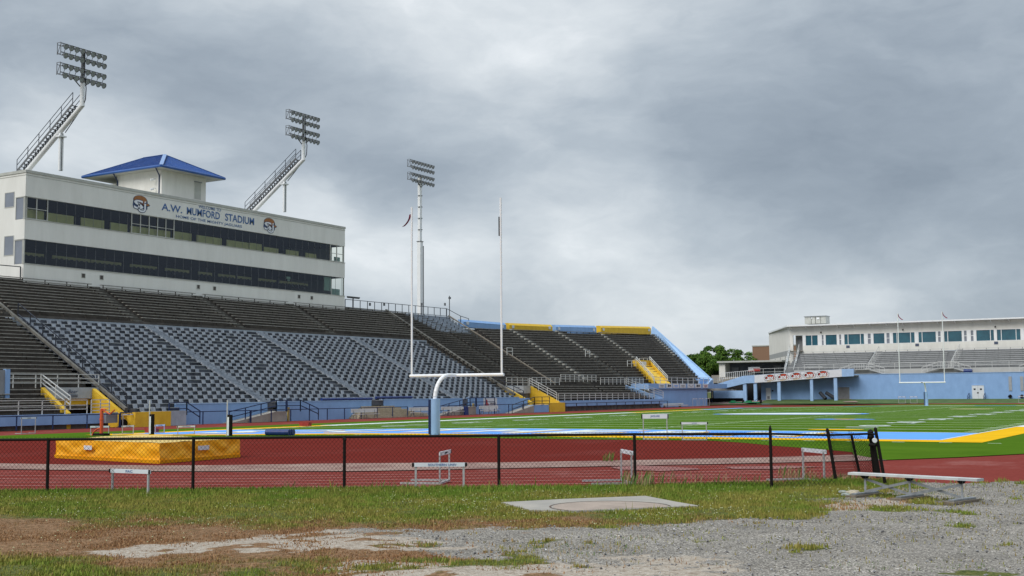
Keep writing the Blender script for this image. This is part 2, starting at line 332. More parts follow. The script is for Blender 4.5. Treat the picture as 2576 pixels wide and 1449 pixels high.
def foreground():
    xs = np.arange(-34, 9, .16); ys = np.arange(2, 42, .16); X, Y = np.meshgrid(xs, ys)
    ex = np.array([e[0] for e in EDGE]); ey = np.array([e[1] for e in EDGE]); top = np.interp(X, ex, ey)
    g, s, b = cover(X, Y)
    Z = .012+fbm(X, Y, .7, 5)*.03+fbm(X, Y, 3.5, 8)*.012
    Z += np.clip(1-(top-Y)/1.2, 0, 1)*.05*(1-g)
    ny, nx = X.shape; idx = np.arange(ny*nx).reshape(ny, nx)
    keep = (Y[:-1, :-1] < top[:-1, :-1]+.02)
    f = np.stack([idx[:-1, :-1], idx[:-1, 1:], idx[1:, 1:], idx[1:, :-1]], -1)[keep]
    Y = np.minimum(Y, top+.03)
    me = bpy.data.meshes.new('ground'); me.from_pydata(np.stack([X.ravel(), Y.ravel(), Z.ravel()], -1).tolist(), [], f.tolist())
    at = me.color_attributes.new('cover', 'FLOAT_COLOR', 'POINT')
    at.data.foreach_set('color', np.stack([g.ravel(), s.ravel(), b.ravel(), np.ones(g.size)], -1).astype(np.float32).ravel())
    for p in me.polygons: p.use_smooth = True
    m = bpy.data.materials.new('mixed_ground'); m.use_nodes = True; nt = m.node_tree; L = nt.links.new; p = nt.nodes['Principled BSDF']
    p.inputs['Roughness'].default_value = .95; p.inputs['Specular IOR Level'].default_value = .15
    a = nd(nt, 'ShaderNodeVertexColor', layer_name='cover'); se = nd(nt, 'ShaderNodeSeparateColor'); L(a.outputs[0], se.inputs[0])
    ge = nd(nt, 'ShaderNodeNewGeometry')
    def nz(sc, de=5., ro=.65):
        n = nd(nt, 'ShaderNodeTexNoise', Scale=sc, Detail=de, Roughness=ro); L(ge.outputs['Position'], n.inputs['Vector']); return n.outputs['Fac']
    def ramp(f, st):
        r = nd(nt, 'ShaderNodeValToRGB'); e = r.color_ramp.elements; e[0].position, e[1].position = st[0][0], st[-1][0]
        e[0].color = (*st[0][1], 1); e[1].color = (*st[-1][1], 1)
        for q, c in st[1:-1]: e.new(q).color = (*c, 1)
        L(f, r.inputs[0]); return r.outputs[0]
    grass = ramp(nz(16, 8), [(.3, (.03, .04, .010)), (.5, (.085, .10, .022)), (.7, (.18, .155, .05))])
    brown = ramp(nz(11, 9, .8), [(.30, (.075, .07, .022)), (.42, (.12, .075, .034)), (.52, (.22, .12, .062)), (.70, (.36, .25, .14))])
    sand = ramp(nz(11, 9, .75), [(.33, (.17, .12, .085)), (.47, (.34, .285, .225)), (.68, (.46, .41, .35))])
    vo = nd(nt, 'ShaderNodeTexVoronoi', Scale=55.); L(ge.outputs['Position'], vo.inputs['Vector'])
    vs = nd(nt, 'ShaderNodeSeparateColor'); L(vo.outputs['Color'], vs.inputs[0])
    stone = ramp(vs.outputs[0], [(0, (.06, .055, .048)), (.2, (.165, .151, .131)), (.8, (.29, .268, .236)), (1, (.50, .47, .42))])
    big = nd(nt, 'ShaderNodeMix', data_type='RGBA', blend_type='MULTIPLY'); big.inputs[0].default_value = .8
    L(stone, big.inputs[6]); L(ramp(nz(.9, 7), [(.3, (.72, .70, .68)), (.7, (1.25, 1.22, 1.2))]), big.inputs[7])
    def mix(f, c1, c2):
        q = nd(nt, 'ShaderNodeMix', data_type='RGBA'); L(f, q.inputs[0]); L(c1, q.inputs[6]); L(c2, q.inputs[7]); return q.outputs[2]
    def edge(ch, sc, amt=1.5, lo=.36, hi=.64):
        k = nd(nt, 'ShaderNodeMath', operation='MULTIPLY_ADD'); k.inputs[1].default_value = amt; k.inputs[2].default_value = -amt/2; L(nz(sc, 6, .75), k.inputs[0])
        k2 = nd(nt, 'ShaderNodeMath', operation='ADD'); L(k.outputs[0], k2.inputs[0]); L(ch, k2.inputs[1])
        r = nd(nt, 'ShaderNodeMapRange', interpolation_type='SMOOTHSTEP'); r.inputs[1].default_value = lo; r.inputs[2].default_value = hi; L(k2.outputs[0], r.inputs[0]); return r.outputs[0]
    c = mix(edge(se.outputs[2], 6, 1.6, .2, .85), grass, brown); c = mix(edge(se.outputs[0], 13), c, big.outputs[2]); c = mix(edge(se.outputs[1], 14), c, sand)
    gm = nd(nt, 'ShaderNodeMix', data_type='RGBA', blend_type='MULTIPLY'); gm.inputs[0].default_value = 1
    L(c, gm.inputs[6]); L(ramp(nz(42, 6, .8), [(.3, (.45, .44, .42)), (.5, (1., 1., 1.)), (.7, (1.5, 1.48, 1.42))]), gm.inputs[7]); L(gm.outputs[2], p.inputs['Base Color'])
    bp = nd(nt, 'ShaderNodeBump', Strength=.8, Distance=.03); L(vs.outputs[1], bp.inputs['Height']); L(bp.outputs[0], p.inputs['Normal'])
    me.materials.append(m); o = bpy.data.objects.new('ground', me); C.objects.link(o); o['kind'] = 'structure'

    # ---- blades of grass and weeds, densest along the fence and in the green parts
    n = 950000
    t = rng.random(n); x = -26+rng.random(n)*26; 
    y = np.interp(x, ex, ey)-rng.random(n)*15.5+.06
    d = np.hypot(x, y); vis = (y > 8.6) & ((x*math.cos(YAW)+y*math.sin(YAW))/(-x*math.sin(YAW)+y*math.cos(YAW)) > -.47) & ((x*math.cos(YAW)+y*math.sin(YAW))/(-x*math.sin(YAW)+y*math.cos(YAW)) < .47)
    x, y = x[vis], y[vis]; g, s, b = cover(x, y); top = np.interp(x, ex, ey)
    slab = sdist(SLAB, x, y)
    dens = np.clip((1-g)*(1-.72*s)*(1-.2*b), 0, 1); dens = np.maximum(dens, .02)*np.where(slab > -.02, 0, 1)
    near = np.clip(1-(top-y)/3.2, 0, 1); dens *= .6+.4*near
    k = rng.random(x.size) < dens; x, y, g, s, b, top, slab = (q[k] for q in (x, y, g, s, b, top, slab)); n = x.size
    near = np.clip(1-(top-y)/2.5, 0, 1)
    h = (.022+.05*rng.random(n)**1.5)*(1+.75*near)*(1-.45*b)*np.where(slab > -.5, 1.25, 1); h *= np.where(rng.random(n) < .004, 2.6, 1)
    w = .006+.008*rng.random(n); a = rng.random(n)*2*np.pi; le = (rng.random(n)-.5)*.9
    dx, dy = np.cos(a)*w, np.sin(a)*w; lx, ly = np.sin(a)*le*h, -np.cos(a)*le*h
    z0 = np.full(n, .015)+.05*np.clip(1-(top-y)/1.2, 0, 1)*(1-g)-.01
    V = np.stack([np.stack([x-dx, y-dy, z0], -1), np.stack([x+dx, y+dy, z0], -1), np.stack([x+dx*.5+lx*.6, y+dy*.5+ly*.6, z0+h*.65], -1), np.stack([x+lx, y+ly, z0+h], -1)], 1).reshape(-1, 3)
    patch = np.clip(fbm(x, y, .8, 31)*.9+.5, 0, 1); r = rng.random((n, 1))
    green = np.array([.080, .155, .014])*(1-r)+np.array([.18, .29, .035])*r; oliv = np.array([.18, .18, .032])*(1-r)+np.array([.33, .29, .07])*r; dry = np.array([.20, .095, .042])*(1-r)+np.array([.38, .23, .12])*r
    mixo = np.clip(patch*.8-near*.6+rng.random(n)*.3+.1, 0, 1)[:, None]; bb = np.clip(b*1.25+s*.9+g*.3+rng.normal(0, .2, n), 0, 1)[:, None]
    col = green*(1-mixo)+oliv*mixo; col = col*(1-bb)+dry*bb
    blades('grass', V, col, n, 'short mixed grass and clover leaves growing up to the fence', 'grass')
    # ---- clover heads
    n = 5200; x = -24+rng.random(n)*19; y = np.interp(x, ex, ey)-.1-rng.random(n)**.9*12; g, s, b = cover(x, y); pt = fbm(x, y, .6, 50)
    near = sdist(CLOVER, x, y); slab = sdist(SLAB, x, y)
    k = (rng.random(n) < np.clip(pt*1.2+.28+(near > 0)*.6, .02, 1)*(1-g)*(1-s)*(1-.6*b)) & (slab < -.03) & (y > 8.8); x, y = x[k], y[k]; n = x.size
    cb = MB()
    for i in range(n):
        z = .045+.05*rng.random(); q = .008+.007*rng.random()
        c0 = Vector((x[i], y[i], z)); P = [c0+Vector(v)*q for v in ((1, 0, 0), (0, 1, 0), (-1, 0, 0), (0, -1, 0), (0, 0, .8), (0, 0, -.8))]; k0 = len(cb.v); cb.v += [tuple(v) for v in P]
        for f3 in ((0, 1, 4), (1, 2, 4), (2, 3, 4), (3, 0, 4), (1, 0, 5), (2, 1, 5), (3, 2, 5), (0, 3, 5)): cb.f.append(tuple(k0+j for j in f3)); cb.m.append(0)
    o = cb.build('clover_flowers', mat('clover_white', (.55, .57, .32), .9, .2, 40)); tag(o, 'tiny white clover heads dotted through the grass', 'flowers', kind='stuff')
    # ---- loose stones
    n = 7000; x = -13+rng.random(n)*15; y = 9+rng.random(n)*20; g, s, b = cover(x, y); k = (np.maximum(g, s*.5) > .6) & (y < np.interp(x, ex, ey)-.1) & (sdist(SLAB, x, y) < 0); x, y = x[k], y[k]
    sb = MB()
    for i in range(x.size):
        q = .008+.02*rng.random()**2.5; c0 = Vector((x[i], y[i], .02+q*.3)); k0 = len(sb.v); sb.v += [tuple(c0+Vector(v)*q*(.7+.6*rng.random())) for v in ((1, 0, 0), (0, 1, 0), (-1, 0, 0), (0, -1, 0), (0, 0, .7), (0, 0, -.7))]
        for f3 in ((0, 1, 4), (1, 2, 4), (2, 3, 4), (3, 0, 4), (1, 0, 5), (2, 1, 5), (3, 2, 5), (0, 3, 5)): sb.f.append(tuple(k0+j for j in f3)); sb.m.append(int(rng.random() < .3)+2*int(rng.random() < .06))
    for i, v in enumerate(sb.m): sb.m[i] = min(v, 2)
    o = sb.build('gravel', [mat('stone_grey', (.30, .29, .285), .9, .3, 9), mat('stone_dark', (.12, .115, .115), .9, .3, 9), mat('stone_pale', (.62, .60, .57), .9, .2, 9)])
    tag(o, 'loose grey crushed stone lying on the bare ground', 'gravel', kind='stuff')
def blades(name, V, col, n, label, cat):
    i4 = np.arange(n)*4
    fs = np.concatenate([np.stack([i4, i4+1, i4+2], -1), np.stack([i4, i4+2, i4+3], -1)])
    me = bpy.data.meshes.new(name); me.vertices.add(len(V)); me.vertices.foreach_set('co', V.astype(np.float32).ravel())
    me.loops.add(fs.size); me.loops.foreach_set('vertex_index', fs.astype(np.int32).ravel()); me.polygons.add(len(fs)); me.polygons.foreach_set('loop_start', (np.arange(len(fs))*3).astype(np.int32))
    me.update(calc_edges=True)
    at = me.color_attributes.new('tint', 'FLOAT_COLOR', 'POINT'); at.data.foreach_set('color', np.repeat(np.concatenate([col, np.ones((n, 1))], 1), 4, 0).astype(np.float32).ravel())
    if name+'_tint' not in MATS:
        m = bpy.data.materials.new(name+'_tint'); m.use_nodes = True; nt = m.node_tree; p = nt.nodes['Principled BSDF']; p.inputs['Roughness'].default_value = .8; p.inputs['Specular IOR Level'].default_value = .12
        a = nd(nt, 'ShaderNodeVertexColor', layer_name='tint'); nt.links.new(a.outputs[0], p.inputs['Base Color']); MATS[name+'_tint'] = m
    me.materials.append(MATS[name+'_tint']); o = bpy.data.objects.new(name, me); C.objects.link(o)
    return tag(o, label, cat, kind='stuff')
SLAB = PW([(2006, 2013), (2250, 2000), (2582, 1987), (2700, 2010), (2798, 2027), (2500, 2041), (2273, 2049), (2120, 2044)], .03)
CLOVER = PW([(1850, 1990), (2100, 1990), (2000, 2020), (2150, 2050), (1900, 2075), (1600, 2050)])+[] 
foreground()
# far ground all the way to the horizon, lying just under every other sheet
fg = sheet('field', [(-1800, -900), (1800, -900), (1800, 3000), (-1800, 3000)], -.06, mat('dull_meadow', (.07, .10, .03), .95, .3, .05, col2=(.10, .09, .05), spec=.0))
sb = MB(); pts = [Vector((x, y, 0)) for x, y in SLAB]; sb.prism([p+Vector((0, 0, -.05)) for p in pts], (0, 0, .10))
slab = sb.build('throwing_slab', CONC); tag(slab, 'flat concrete throwing slab with a ring line set in the grass', 'concrete slab')
rb = MB(); cc = U(2440, 2026, 'z', .05); ring_r = 1.07; N = 48
for i in range(N):
    a0, a1 = 2*math.pi*i/N, 2*math.pi*(i+1)/N; P = []
    for rr, aa in ((ring_r, a0), (ring_r+.035, a0), (ring_r+.035, a1), (ring_r, a1)): P.append((cc.x+rr*math.cos(aa), cc.y+rr*math.sin(aa)))
    if all(sdist(SLAB, np.array([q[0]]), np.array([q[1]]))[0] > .02 for q in P): rb.poly([(q[0], q[1], .054) for q in P])
m = MB(); P = [(cc.x+1.04*math.cos(a), cc.y+1.04*math.sin(a)) for a in np.linspace(0, 2*math.pi, 49)[:-1]]; P = [q for q in P if sdist(SLAB, np.array([q[0]]), np.array([q[1]]))[0] > .03]
m.poly([(q[0], q[1], .0525) for q in P]).build('ring_floor', mat('pinkish_concrete', (.36, .285, .23), .95, .15, 2, bump=.3), slab)
rb.build('ring_line', mat('rusty_ring', (.12, .075, .055), .9, .3, 8), slab)

# ------------------------------------------------------------------ track, kerb, field
LEFT_W = -75.4
sheet('running_track', EDGE+[(8, 205), (LEFT_W-4, 205), (LEFT_W-4, 6), (-60, -8)], -.02, TRACK)
D1 = [(-64.5, 40), (-58, 42), (-50, 44.3), (-44, 46.3), (-38, 48.1), (-34, 49.0), (-29.4, 48.6), (-24.7, 48.9), (-19.5, 49.3), (-17.5, 47.8), (-15.4, 45.5), (-13, 43.6), (-11.4, 41.8), (-10.95, 40.25)]
KU = [(-10.95, 40.25), (-12.9, 37.7), (-14.5, 36.2), (-16.75, 34), (-19.5, 31.7), (-23.5, 29.5), (-26.7, 27.0), (-28.3, 26.2), (-31.8, 25.3), (-35, 24.8), (-42, 25.6), (-50, 29.2), (-57, 34.2), (-64.5, 40)]
KL = [(-9.2, 37.5), (-10.0, 36.7), (-11.9, 34.8), (-14, 32.9), (-18, 29.2), (-20.9, 26.6), (-25.9, 24.3), (-31.2, 23.0), (-36, 22.9), (-44, 24.2), (-54, 29.5), (-62, 36), (-65.2, 40)]
sheet('dark_track_apron', D1+KU[1:-1], -.004, TRACKD)
sheet('track_kerb', KU+KL[::-1], .004, CPINK)
TURFP = [(-65.6, 41.5)]+D1[0:]+[(-9.3, 37.55), (-7.6, 40), (-6.1, 42.85), (-4.4, 48), (-4.0, 55), (-4, 150)]+[(-35+31*math.cos(t), 152+31*math.sin(t)) for t in np.linspace(.1, math.pi-.1, 18)]+[(-65.6, 150)]
sheet('turf', TURFP, .004, TURF)
# worn pale patches and lane lines on the bend
for P in (PW([(2440, 1868), (2560, 1862), (2700, 1868), (2790, 1872), (2800, 1878), (2640, 1884), (2480, 1878)]), PW([(2900, 1867), (3150, 1862), (3280, 1866), (3100, 1876), (2930, 1875)])):
    sheet('worn_track_patch', P, .0, mat('worn_patch', (.27, .13, .11), .95, .3, 1.5, col2=(.18, .045, .04)))
TL = mat('worn_lane_line', (.55, .34, .29), .95, .3, 3, col2=(.27, .09, .075))
for k in range(6):
    P = []; Q = []
    for i in range(15):
        x = -34+i*1.78; yo = np.interp(x, [e[0] for e in EDGE], [e[1] for e in EDGE]); yi = np.interp(x, [q[0] for q in KL[::-1]], [q[1] for q in KL[::-1]])
        y = yo+(yi-yo)*(.09+k*.135); P.append((x, y)); Q.append((x, y+.075))
        if x > -10.5: break
    sheet('lane_line', P+Q[::-1], -.008, TL)
XL, XR, Y0 = -59.44, -10.68, 52.94; YG = Y0+9.144; YE = Y0+109.73; XC = (XL+XR)/2
def rect(x0, y0, x1, y1): return [(x0, y0), (x1, y0), (x1, y1), (x0, y1)]
def paint(name, polys, lvl, m): return sheet(name, polys, .004+.008*lvl, m)
paint('end_zone_paint', [rect(XL, Y0, XR, YG)], 1, PBLUE)
paint('gold_border', [rect(XL-1.9, Y0-1.9, XR+1.9, Y0), rect(XR, Y0, XR+1.9, 73), rect(XL-1.6, Y0, XL, 73), rect(XL-1.6, 128, XL, 150)], 1, PGOLD)
paint('white_border', [rect(XR, 73, XR+1.9, 150), rect(XL-1.6, 73, XL, 128), rect(-24, YE+1, XR+1.6, YE+2.6), rect(-41, YE+1, -29, YE+2.6)]+[rect(-56, YE+1, -46, YE+2.6)], 1, PWHITE)
paint('blue_border', [rect(XL-1.6, 150, XL, YE+2.6), rect(XL, YE+1, -56, YE+2.6), rect(-46, YE+1, -41, YE+2.6), rect(-29, YE+1, -24, YE+2.6)], 1, PBLUE)
paint('boundary_line', [rect(XL, Y0, XR, Y0+.12), rect(XL, Y0+.12, XL+.12, YE), rect(XR-.12, Y0+.12, XR, YE), rect(XL, YE, XR, YE+.4)], 2, PWHITE)
L_ = []
for k in range(0, 21):
    y = YG+k*4.572; L_.append(rect(XL+.2, y-(.14 if k in (0, 20) else .11), XR-.2, y+(.14 if k in (0, 20) else .11)))
paint('yard_lines', L_, 2, PLINE)
L_ = []
for j in range(1, 100):
    if j % 5: 
        y = YG+j*.9144
        for x in (XL+.3, XR-.95, XC-6.4, XC+5.75): L_.append(rect(x, y-.09, x+.65, y+.09))
for j in range(1, 20):
    y = YG+j*4.572
    for x in (XC-6.1, XC+6.1): L_.append(rect(x-.07, y-.5, x+.07, y-.08)); L_.append(rect(x-.07, y+.08, x+.07, y+.5))
for x in np.arange(XL-.2, XR+3, 1.83): L_.append(rect(x, Y0-2.95, x+.5, Y0-2.8))
paint('hash_marks', L_, 3, PLINE)
def fieldtext(s, cx, cy, u, v, w, h, m, lvl, name):
    u, v = Vector((*u, 0)), Vector((*v, 0)); o = Vector((cx, cy, 0))-u*w/2-v*h/2
    t = text(s, o, u*w, v*h, m, None, name, bold=.03, depth=0)
    for q in t.data.vertices: q.co.z = G(q.co.x)+.004+.008*lvl
    t['kind'] = 'structure'
    return t
for i, ch in enumerate('SOUTHERN'):
    cx = -54.2+i*4.95
    g = fieldtext(ch, cx+.12, 57.4, (1, 0), (0, 1), 4.1, 6.3, PGOLD, 2, 'end_zone_letter_edge'); fieldtext(ch, cx, 57.6, (1, 0), (0, 1), 3.7, 5.7, PWHITE, 3, 'end_zone_letter')
for k, s in enumerate(['1 0', '2 0', '3 0', '4 0', '5 0', '4 0', '3 0', '2 0', '1 0']):
    y = YG+(k+1)*9.144
    fieldtext(s, XR-7.7, y, (0, 1), (-1, 0), 4.1, 1.85, PWHITE, 3, 'yard_number'); fieldtext(s, XL+7.7, y, (0, -1), (1, 0), 4.1, 1.85, PWHITE, 3, 'yard_number')
def disc(x, y, rx, ry): return [(x+rx*math.cos(t), y+ry*math.sin(t)) for t in np.linspace(0, 2*math.pi, 25)[:-1]]
paint('centre_logo', [disc(XC, 107.8, 7.2, 4.3)], 4, PBLUE); paint('centre_logo', [disc(XC, 107.6, 6.6, 3.4)], 5, PWHITE)
paint('field_logo', [disc(-24.4, 87.6, 2.2, 1.1)], 4, PBLUE); paint('field_logo', [disc(-24.4, 87.6, .8, .7)], 5, PGOLD)
paint('field_logo', [disc(-24.3, 136, 2.3, 2.)], 4, mat('field_paint_cream', (.5, .48, .2), .9, .2, 1)); paint('field_logo', [disc(-18.4, 64.3, 1.5, .8)], 5, PGOLD)
# grass bank in front of the end building
bk = MB(); bx = list(np.linspace(-69.5, 12, 60)); prof = [(196.2, -.03), (198, .14), (200, .42), (202, .6), (206, .62)]
for x in bx:
    for y, z in prof: bk.v.append((x, y+.25*math.sin(x*.7), z+.06*noise.noise(Vector((x*.5, y, 0)))*(z > 0)))
for i in range(len(bx)-1):
    for j in range(4): a = i*5+j; bk.f.append((a, a+5, a+6, a+1)); bk.m.append(0)
o = bk.build('grass_bank', mat('bank_grass', (.075, .115, .028), .95, .3, .8, col2=(.035, .065, .015), bump=.8, bscale=6), smooth=True); o['kind'] = 'structure'
sb = MB(); sb.poly([(-86, 196, G(-86)+.004), (-71.5, 196, .01), (-68.5, 201, .5), (-86, 206, .42)])
o = sb.build('pavement', ROAD); o['kind'] = 'structure'
pv = MB().poly([tuple(U(3345, 1601, 'y', 202.9)), tuple(U(3405, 1601, 'y', 202.9)), tuple(U(3435, 1614, 'y', 197.5)), tuple(U(3380, 1614, 'y', 197.5))]); pv.v = [(x, y, z+.22) for x, y, z in pv.v]
o = pv.build('path', ROAD); o['kind'] = 'structure'

# ------------------------------------------------------------------ grandstands
CAM = Vector((0, 0, CZ))
class Stand:
    """one concrete grandstand; boards and seats are collected and the nearest hundred become parts of their own"""
    def __init__(s, label, loc):
        s.root = thing('grandstand', label, 'grandstand', loc); s.bench = []; s.seat = []
    def patch(s, A, B, D_, Cc, N, mt, cuts=(), bench=BENCH, seats=False, name='seating_deck', u0=0., u1=1., zb=.42, frac=.3):
        """A,B = near and far end of the lowest row, D_,Cc = the same for the highest; cuts = (u at bottom, u at top, width m)"""
        A, B, D_, Cc = map(Vector, (A, B, D_, Cc)); dk = MB(); ais = [MB() for _ in cuts]
        row = lambda t: (lerp(A, D_, t), lerp(B, Cc, t))
        for i in range(N):
            a, b = row(i/N); a2, b2 = row((i+1)/N); ta = Vector((a2.x, a2.y, a.z)); tb = Vector((b2.x, b2.y, b.z))
            if i == 0: dk.poly([(a.x, a.y, a.z-.5), (b.x, b.y, b.z-.5), tuple(b), tuple(a)])
            dk.poly([a, b, tb, ta]); dk.poly([ta, tb, b2, a2])
            dk.poly([a, ta, (ta.x-.01, ta.y, ta.z-.6), (a.x, a.y, a.z-.6)]); dk.poly([b, tb, (tb.x-.01, tb.y, tb.z-.6), (b.x, b.y, b.z-.6)])
            L = (b-a).length; t = i/max(1, N-1); seg = []; c = sorted((lerp1(q[0], q[1], t), q[2], k) for k, q in enumerate(cuts)); p = u0+.15/L
            for u, wd, k in c:
                if u-wd/2/L > p: seg.append((p, u-wd/2/L))
                p = u+wd/2/L
                # half step in the aisle
                m0 = lerp(a, b, u-wd*.42/L); m1 = lerp(a, b, u+wd*.42/L); rz = a2.z-a.z; rx = (a2.x-a.x)
                if seats: m0 = lerp(a, b, u-wd*.5/L); m1 = lerp(a, b, u+wd*.5/L)
                for f0, hz_ in ((0., .12), (.35, .55))+(((.72, .97),) if seats else ()):
                    X0, X1, H_ = Vector((rx*f0-.002, 0, .002)), Vector((rx*1.0, 0, .002)), Vector((0, 0, rz*hz_))
                    ais[k].quadbox([m0+X0, m1+X0, m1+X1, m0+X1, m0+X0+H_, m1+X0+H_, m1+X1+H_, m0+X1+H_])
            seg.append((p, u1-.15/L)); rx = a2.x-a.x; rz = a2.z-a.z
            for x0, x1 in seg:
                if x1-x0 < .005: continue
                p0, p1 = lerp(a, b, x0), lerp(a, b, x1); f = Vector((rx*frac, 0, zb))
                if bench is not None:
                    def mk(p0=p0, p1=p1, f=f, rx=rx, i=i):
                        m = MB(); q0, q1 = p0+f, p1+f; m.bar(q0+Vector((-.13, 0, 0)), q1+Vector((-.13, 0, 0)), .26, .055)
                        n = max(2, int((p1-p0).length/2.6))
                        for j in range(n+1):
                            q = lerp(p0, p1, (j+.15)/(n+.3)); m.box((q.x+f.x-.14, q.y-.025, q.z+.001), (q.x+f.x-.24, q.y+.025, q.z+zb-.03), 1)
                        return m
                    s.bench.append(((p0+f-CAM).length if (p0.y > 52) else 999, mk, bench))
                if seats:
                    dk.bar(p0+Vector((.02, 0, .0)), p1+Vector((.02, 0, 0)), .05, .055, mi=1)
                    pitch = 1.12; n = int((p1-p0).length/pitch); off = 0
                    for j in range(n):
                        q = p0+(p1-p0).normalized()*(j*pitch+.25+off*.9+rng.normal(0, .035))
                        if rng.random() < .02: continue
                        if q.y > p1.y-.8: continue
                        jit = rng.random(3)
                        def mk(q=q.copy(), rx=rx, rz=rz, jit=jit):
                            m = MB(); x = q.x+rx*.52
                            m.quadbox([(x, q.y-.21, q.z+.0), (x, q.y+.21, q.z+.0), (x-.05, q.y+.21, q.z+.0), (x-.05, q.y-.21, q.z+.0), (x-.10, q.y-.21, q.z+.345), (x-.10, q.y+.21, q.z+.345), (x-.15, q.y+.21, q.z+.345), (x-.15, q.y-.21, q.z+.345)])
                            if jit[0] < .6: m.box((x-.10, q.y+.21, q.z+.295), (x-.16, q.y+.62, q.z+.345))
                            return m
                        s.seat.append(((q-CAM).length, mk, SEATC))
        dk.build(name, [mt, mat('pale_nosing', (.42, .43, .44), .8, .15, 3) if seats else mt], s.root)
        for ai in ais: ai.build('aisle_stair', (SEATC if seats else CONCD), s.root)
    def flush(s):
        for lst, nm, few in ((s.bench, 'bench_board', 'bench_boards'), (s.seat, 'seat', 'seats')):
            lst.sort(key=lambda q: q[0])
            for d, mk, mt in lst[:100]: mk().build(nm, [mt, DECK], s.root)
            rest = {}
            for d, mk, mt in lst[100:]:
                b = rest.setdefault(mt.name, (MB(), mt))[0]; m = mk(); k = len(b.v); b.v += m.v; b.f += [tuple(k+i for i in f) for f in m.f]; b.m += m.m
            for b, mt in rest.values():
                o = b.build(few, [mt, DECK], s.root); o['kind'] = 'stuff'
def lerp1(a, b, t): return a*(1-t)+b*t

KS = .458
def zs(x): return 1.4+(-74.5-x)*KS
def P3(x, y, dz=0): return Vector((x, y, zs(x)+dz))
st = Stand('long dark concrete grandstand with grey blue chair seats below the press box', (-74.5, 60, G(-70)))
# left block, the low rows in front of it, chair block, upper tier, middle block
st.patch(P3(-77.6, 34), P3(-77.6, 65.0), P3(-90.8, 40), P3(-90.8, 67.6), 18, DECK, cuts=[(.52, .5, 1.2)])
st.patch(P3(-74.6, 34, -.55), P3(-74.6, 60.2, -.55), P3(-77.5, 34, -.25), P3(-77.5, 60.2, -.25), 5, DECK)
st.patch(P3(-74.62, 66.2), P3(-74.62, 126.3), P3(-90.8, 68.6), P3(-90.8, 130.0), 22, DECKC, bench=None, seats=True, cuts=[(.262, .235, 1.1), (.52, .49, 1.1), (.78, .755, 1.1)])
st.patch((-73.2, 66.3, .86), (-73.2, 70.9, .86), (-74.6, 66.3, 1.38), (-74.6, 70.9, 1.38), 2, DECKC, bench=None, seats=True)
MB().box((-73.12, 66.3, -.3), (-73.3, 70.9, .88)).build('seat_plinth', STRIP, st.root)
MB().box((-90.85, 67.5, 8.3), (-91.9, 130.3, 9.02)).build('walkway', STRIP, st.root)
st.patch(P3(-91.7, 40, .05), P3(-91.7, 130.2, .05), P3(-100.9, 40), P3(-100.9, 134.9), 12, DECK, cuts=[(.472, .472, 1.2), (.63, .625, 1.2), (.80, .79, 1.2), (.31, .315, 1.)])
st.patch(P3(-78.1, 127.0), P3(-78.1, 142.0), P3(-94.8, 131.9), P3(-94.8, 147.7), 22, DECK, cuts=[(.55, .55, 1.0)], bench=BENCHD)
st.patch(P3(-95, 132.2), P3(-95, 139.6), P3(-100.9, 135.2), P3(-100.9, 139.4), 8, DECK, bench=BENCHD)
st.patch(P3(-95, 139.75), P3(-95, 147.8), P3(-100.9, 139.55), P3(-100.9, 150.4), 8, STRIP, cuts=[(.45, .3, .9)], bench=SEATC)
st.patch(P3(-74.4, 135.3, -.3), P3(-74.4, 166.8, -.45), P3(-77.6, 135.3), P3(-77.6, 162.5), 6, DECK, cuts=[(.55, .6, 1.0)])
# top slab under the press box and the mass of the stand
m = MB(); m.box((-100.95, 34, 12.9), (-112, 151, 13.42)); m.poly([(-78.15, 127, -.3), (-78.15, 135.2, -.3), (-78.15, 135.2, 3.05), (-78.15, 127, 3.05)])
m.poly([(-112, 34, -1), (-112, 151, -1), (-112, 151, 13.4), (-112, 34, 13.4)]); m.box((-77.62, 60.3, 1.2), (-78.3, 65.2, 2.7))
m.build('stand_body', CONCD, st.root)
# stepped divider kerbs between blocks
mat('divider_brown', (.22, .19, .15), .9, .25, 3)
for (a, b, w, h, mt) in ((P3(-73.6, 65.1, .1), P3(-100.9, 69.6, .12), .22, .22, CONCD), (P3(-75.3, 126.6, .12), P3(-101, 135.0, .15), .3, .3, CONCD), (P3(-78.2, 142.2, .2), P3(-101, 150.6, .2), .13, .14, MATS['divider_brown'])):
    MB().bar(a, b, w, h).build('divider_kerb', mt, st.root)
# front wall: low blue fascia on the left, tall blue wall, openings for stairs
FW = -74.5
def wall_y(X): return U(X, 1610, 'x', FW).y
g0 = G(FW)
m = MB(); m.box((FW+.45, 30, .04), (FW+.15, 64.1, .80)); m.build('front_parapet', BLUE, st.root)
MB().box((FW+.1, 30, g0-.3), (FW-.2, 64.1, .5)).build('front_base', CONCD, st.root)
yo1, yo2 = U(1070, 1612, 'x', FW).y, U(1112, 1612, 'x', FW).y
yo3, yo4 = U(1486, 1605, 'x', FW).y, U(1536, 1602, 'x', FW).y
yo5, yo6 = U(1850, 1595, 'x', FW).y, U(1874, 1594, 'x', FW).y
for a, b, z in ((71.0, yo1, 1.37), (yo2, yo3, 1.43), (yo4, yo5, 1.5), (yo6, 126.3, 1.54)):
    MB().box((FW, a, g0-.3), (FW-.3, b, z)).box((FW+.03, a, z), (FW-.33, b, z+.07), 1).build('front_wall', [BLUE, BLUE2], st.root)
for a, b in ((yo1, yo2), (yo3, yo4), (yo5, yo6)):
    m = MB()
    m.box((FW-.05, a, g0-.3), (FW-.3, b, .62))
    for k in range(4): m.box((FW-.3-.27*k, a+.02, .62-.01), (FW-.57-.27*k, b-.02, .80+.18*k))
    m.build('stair', CONC, st.root)
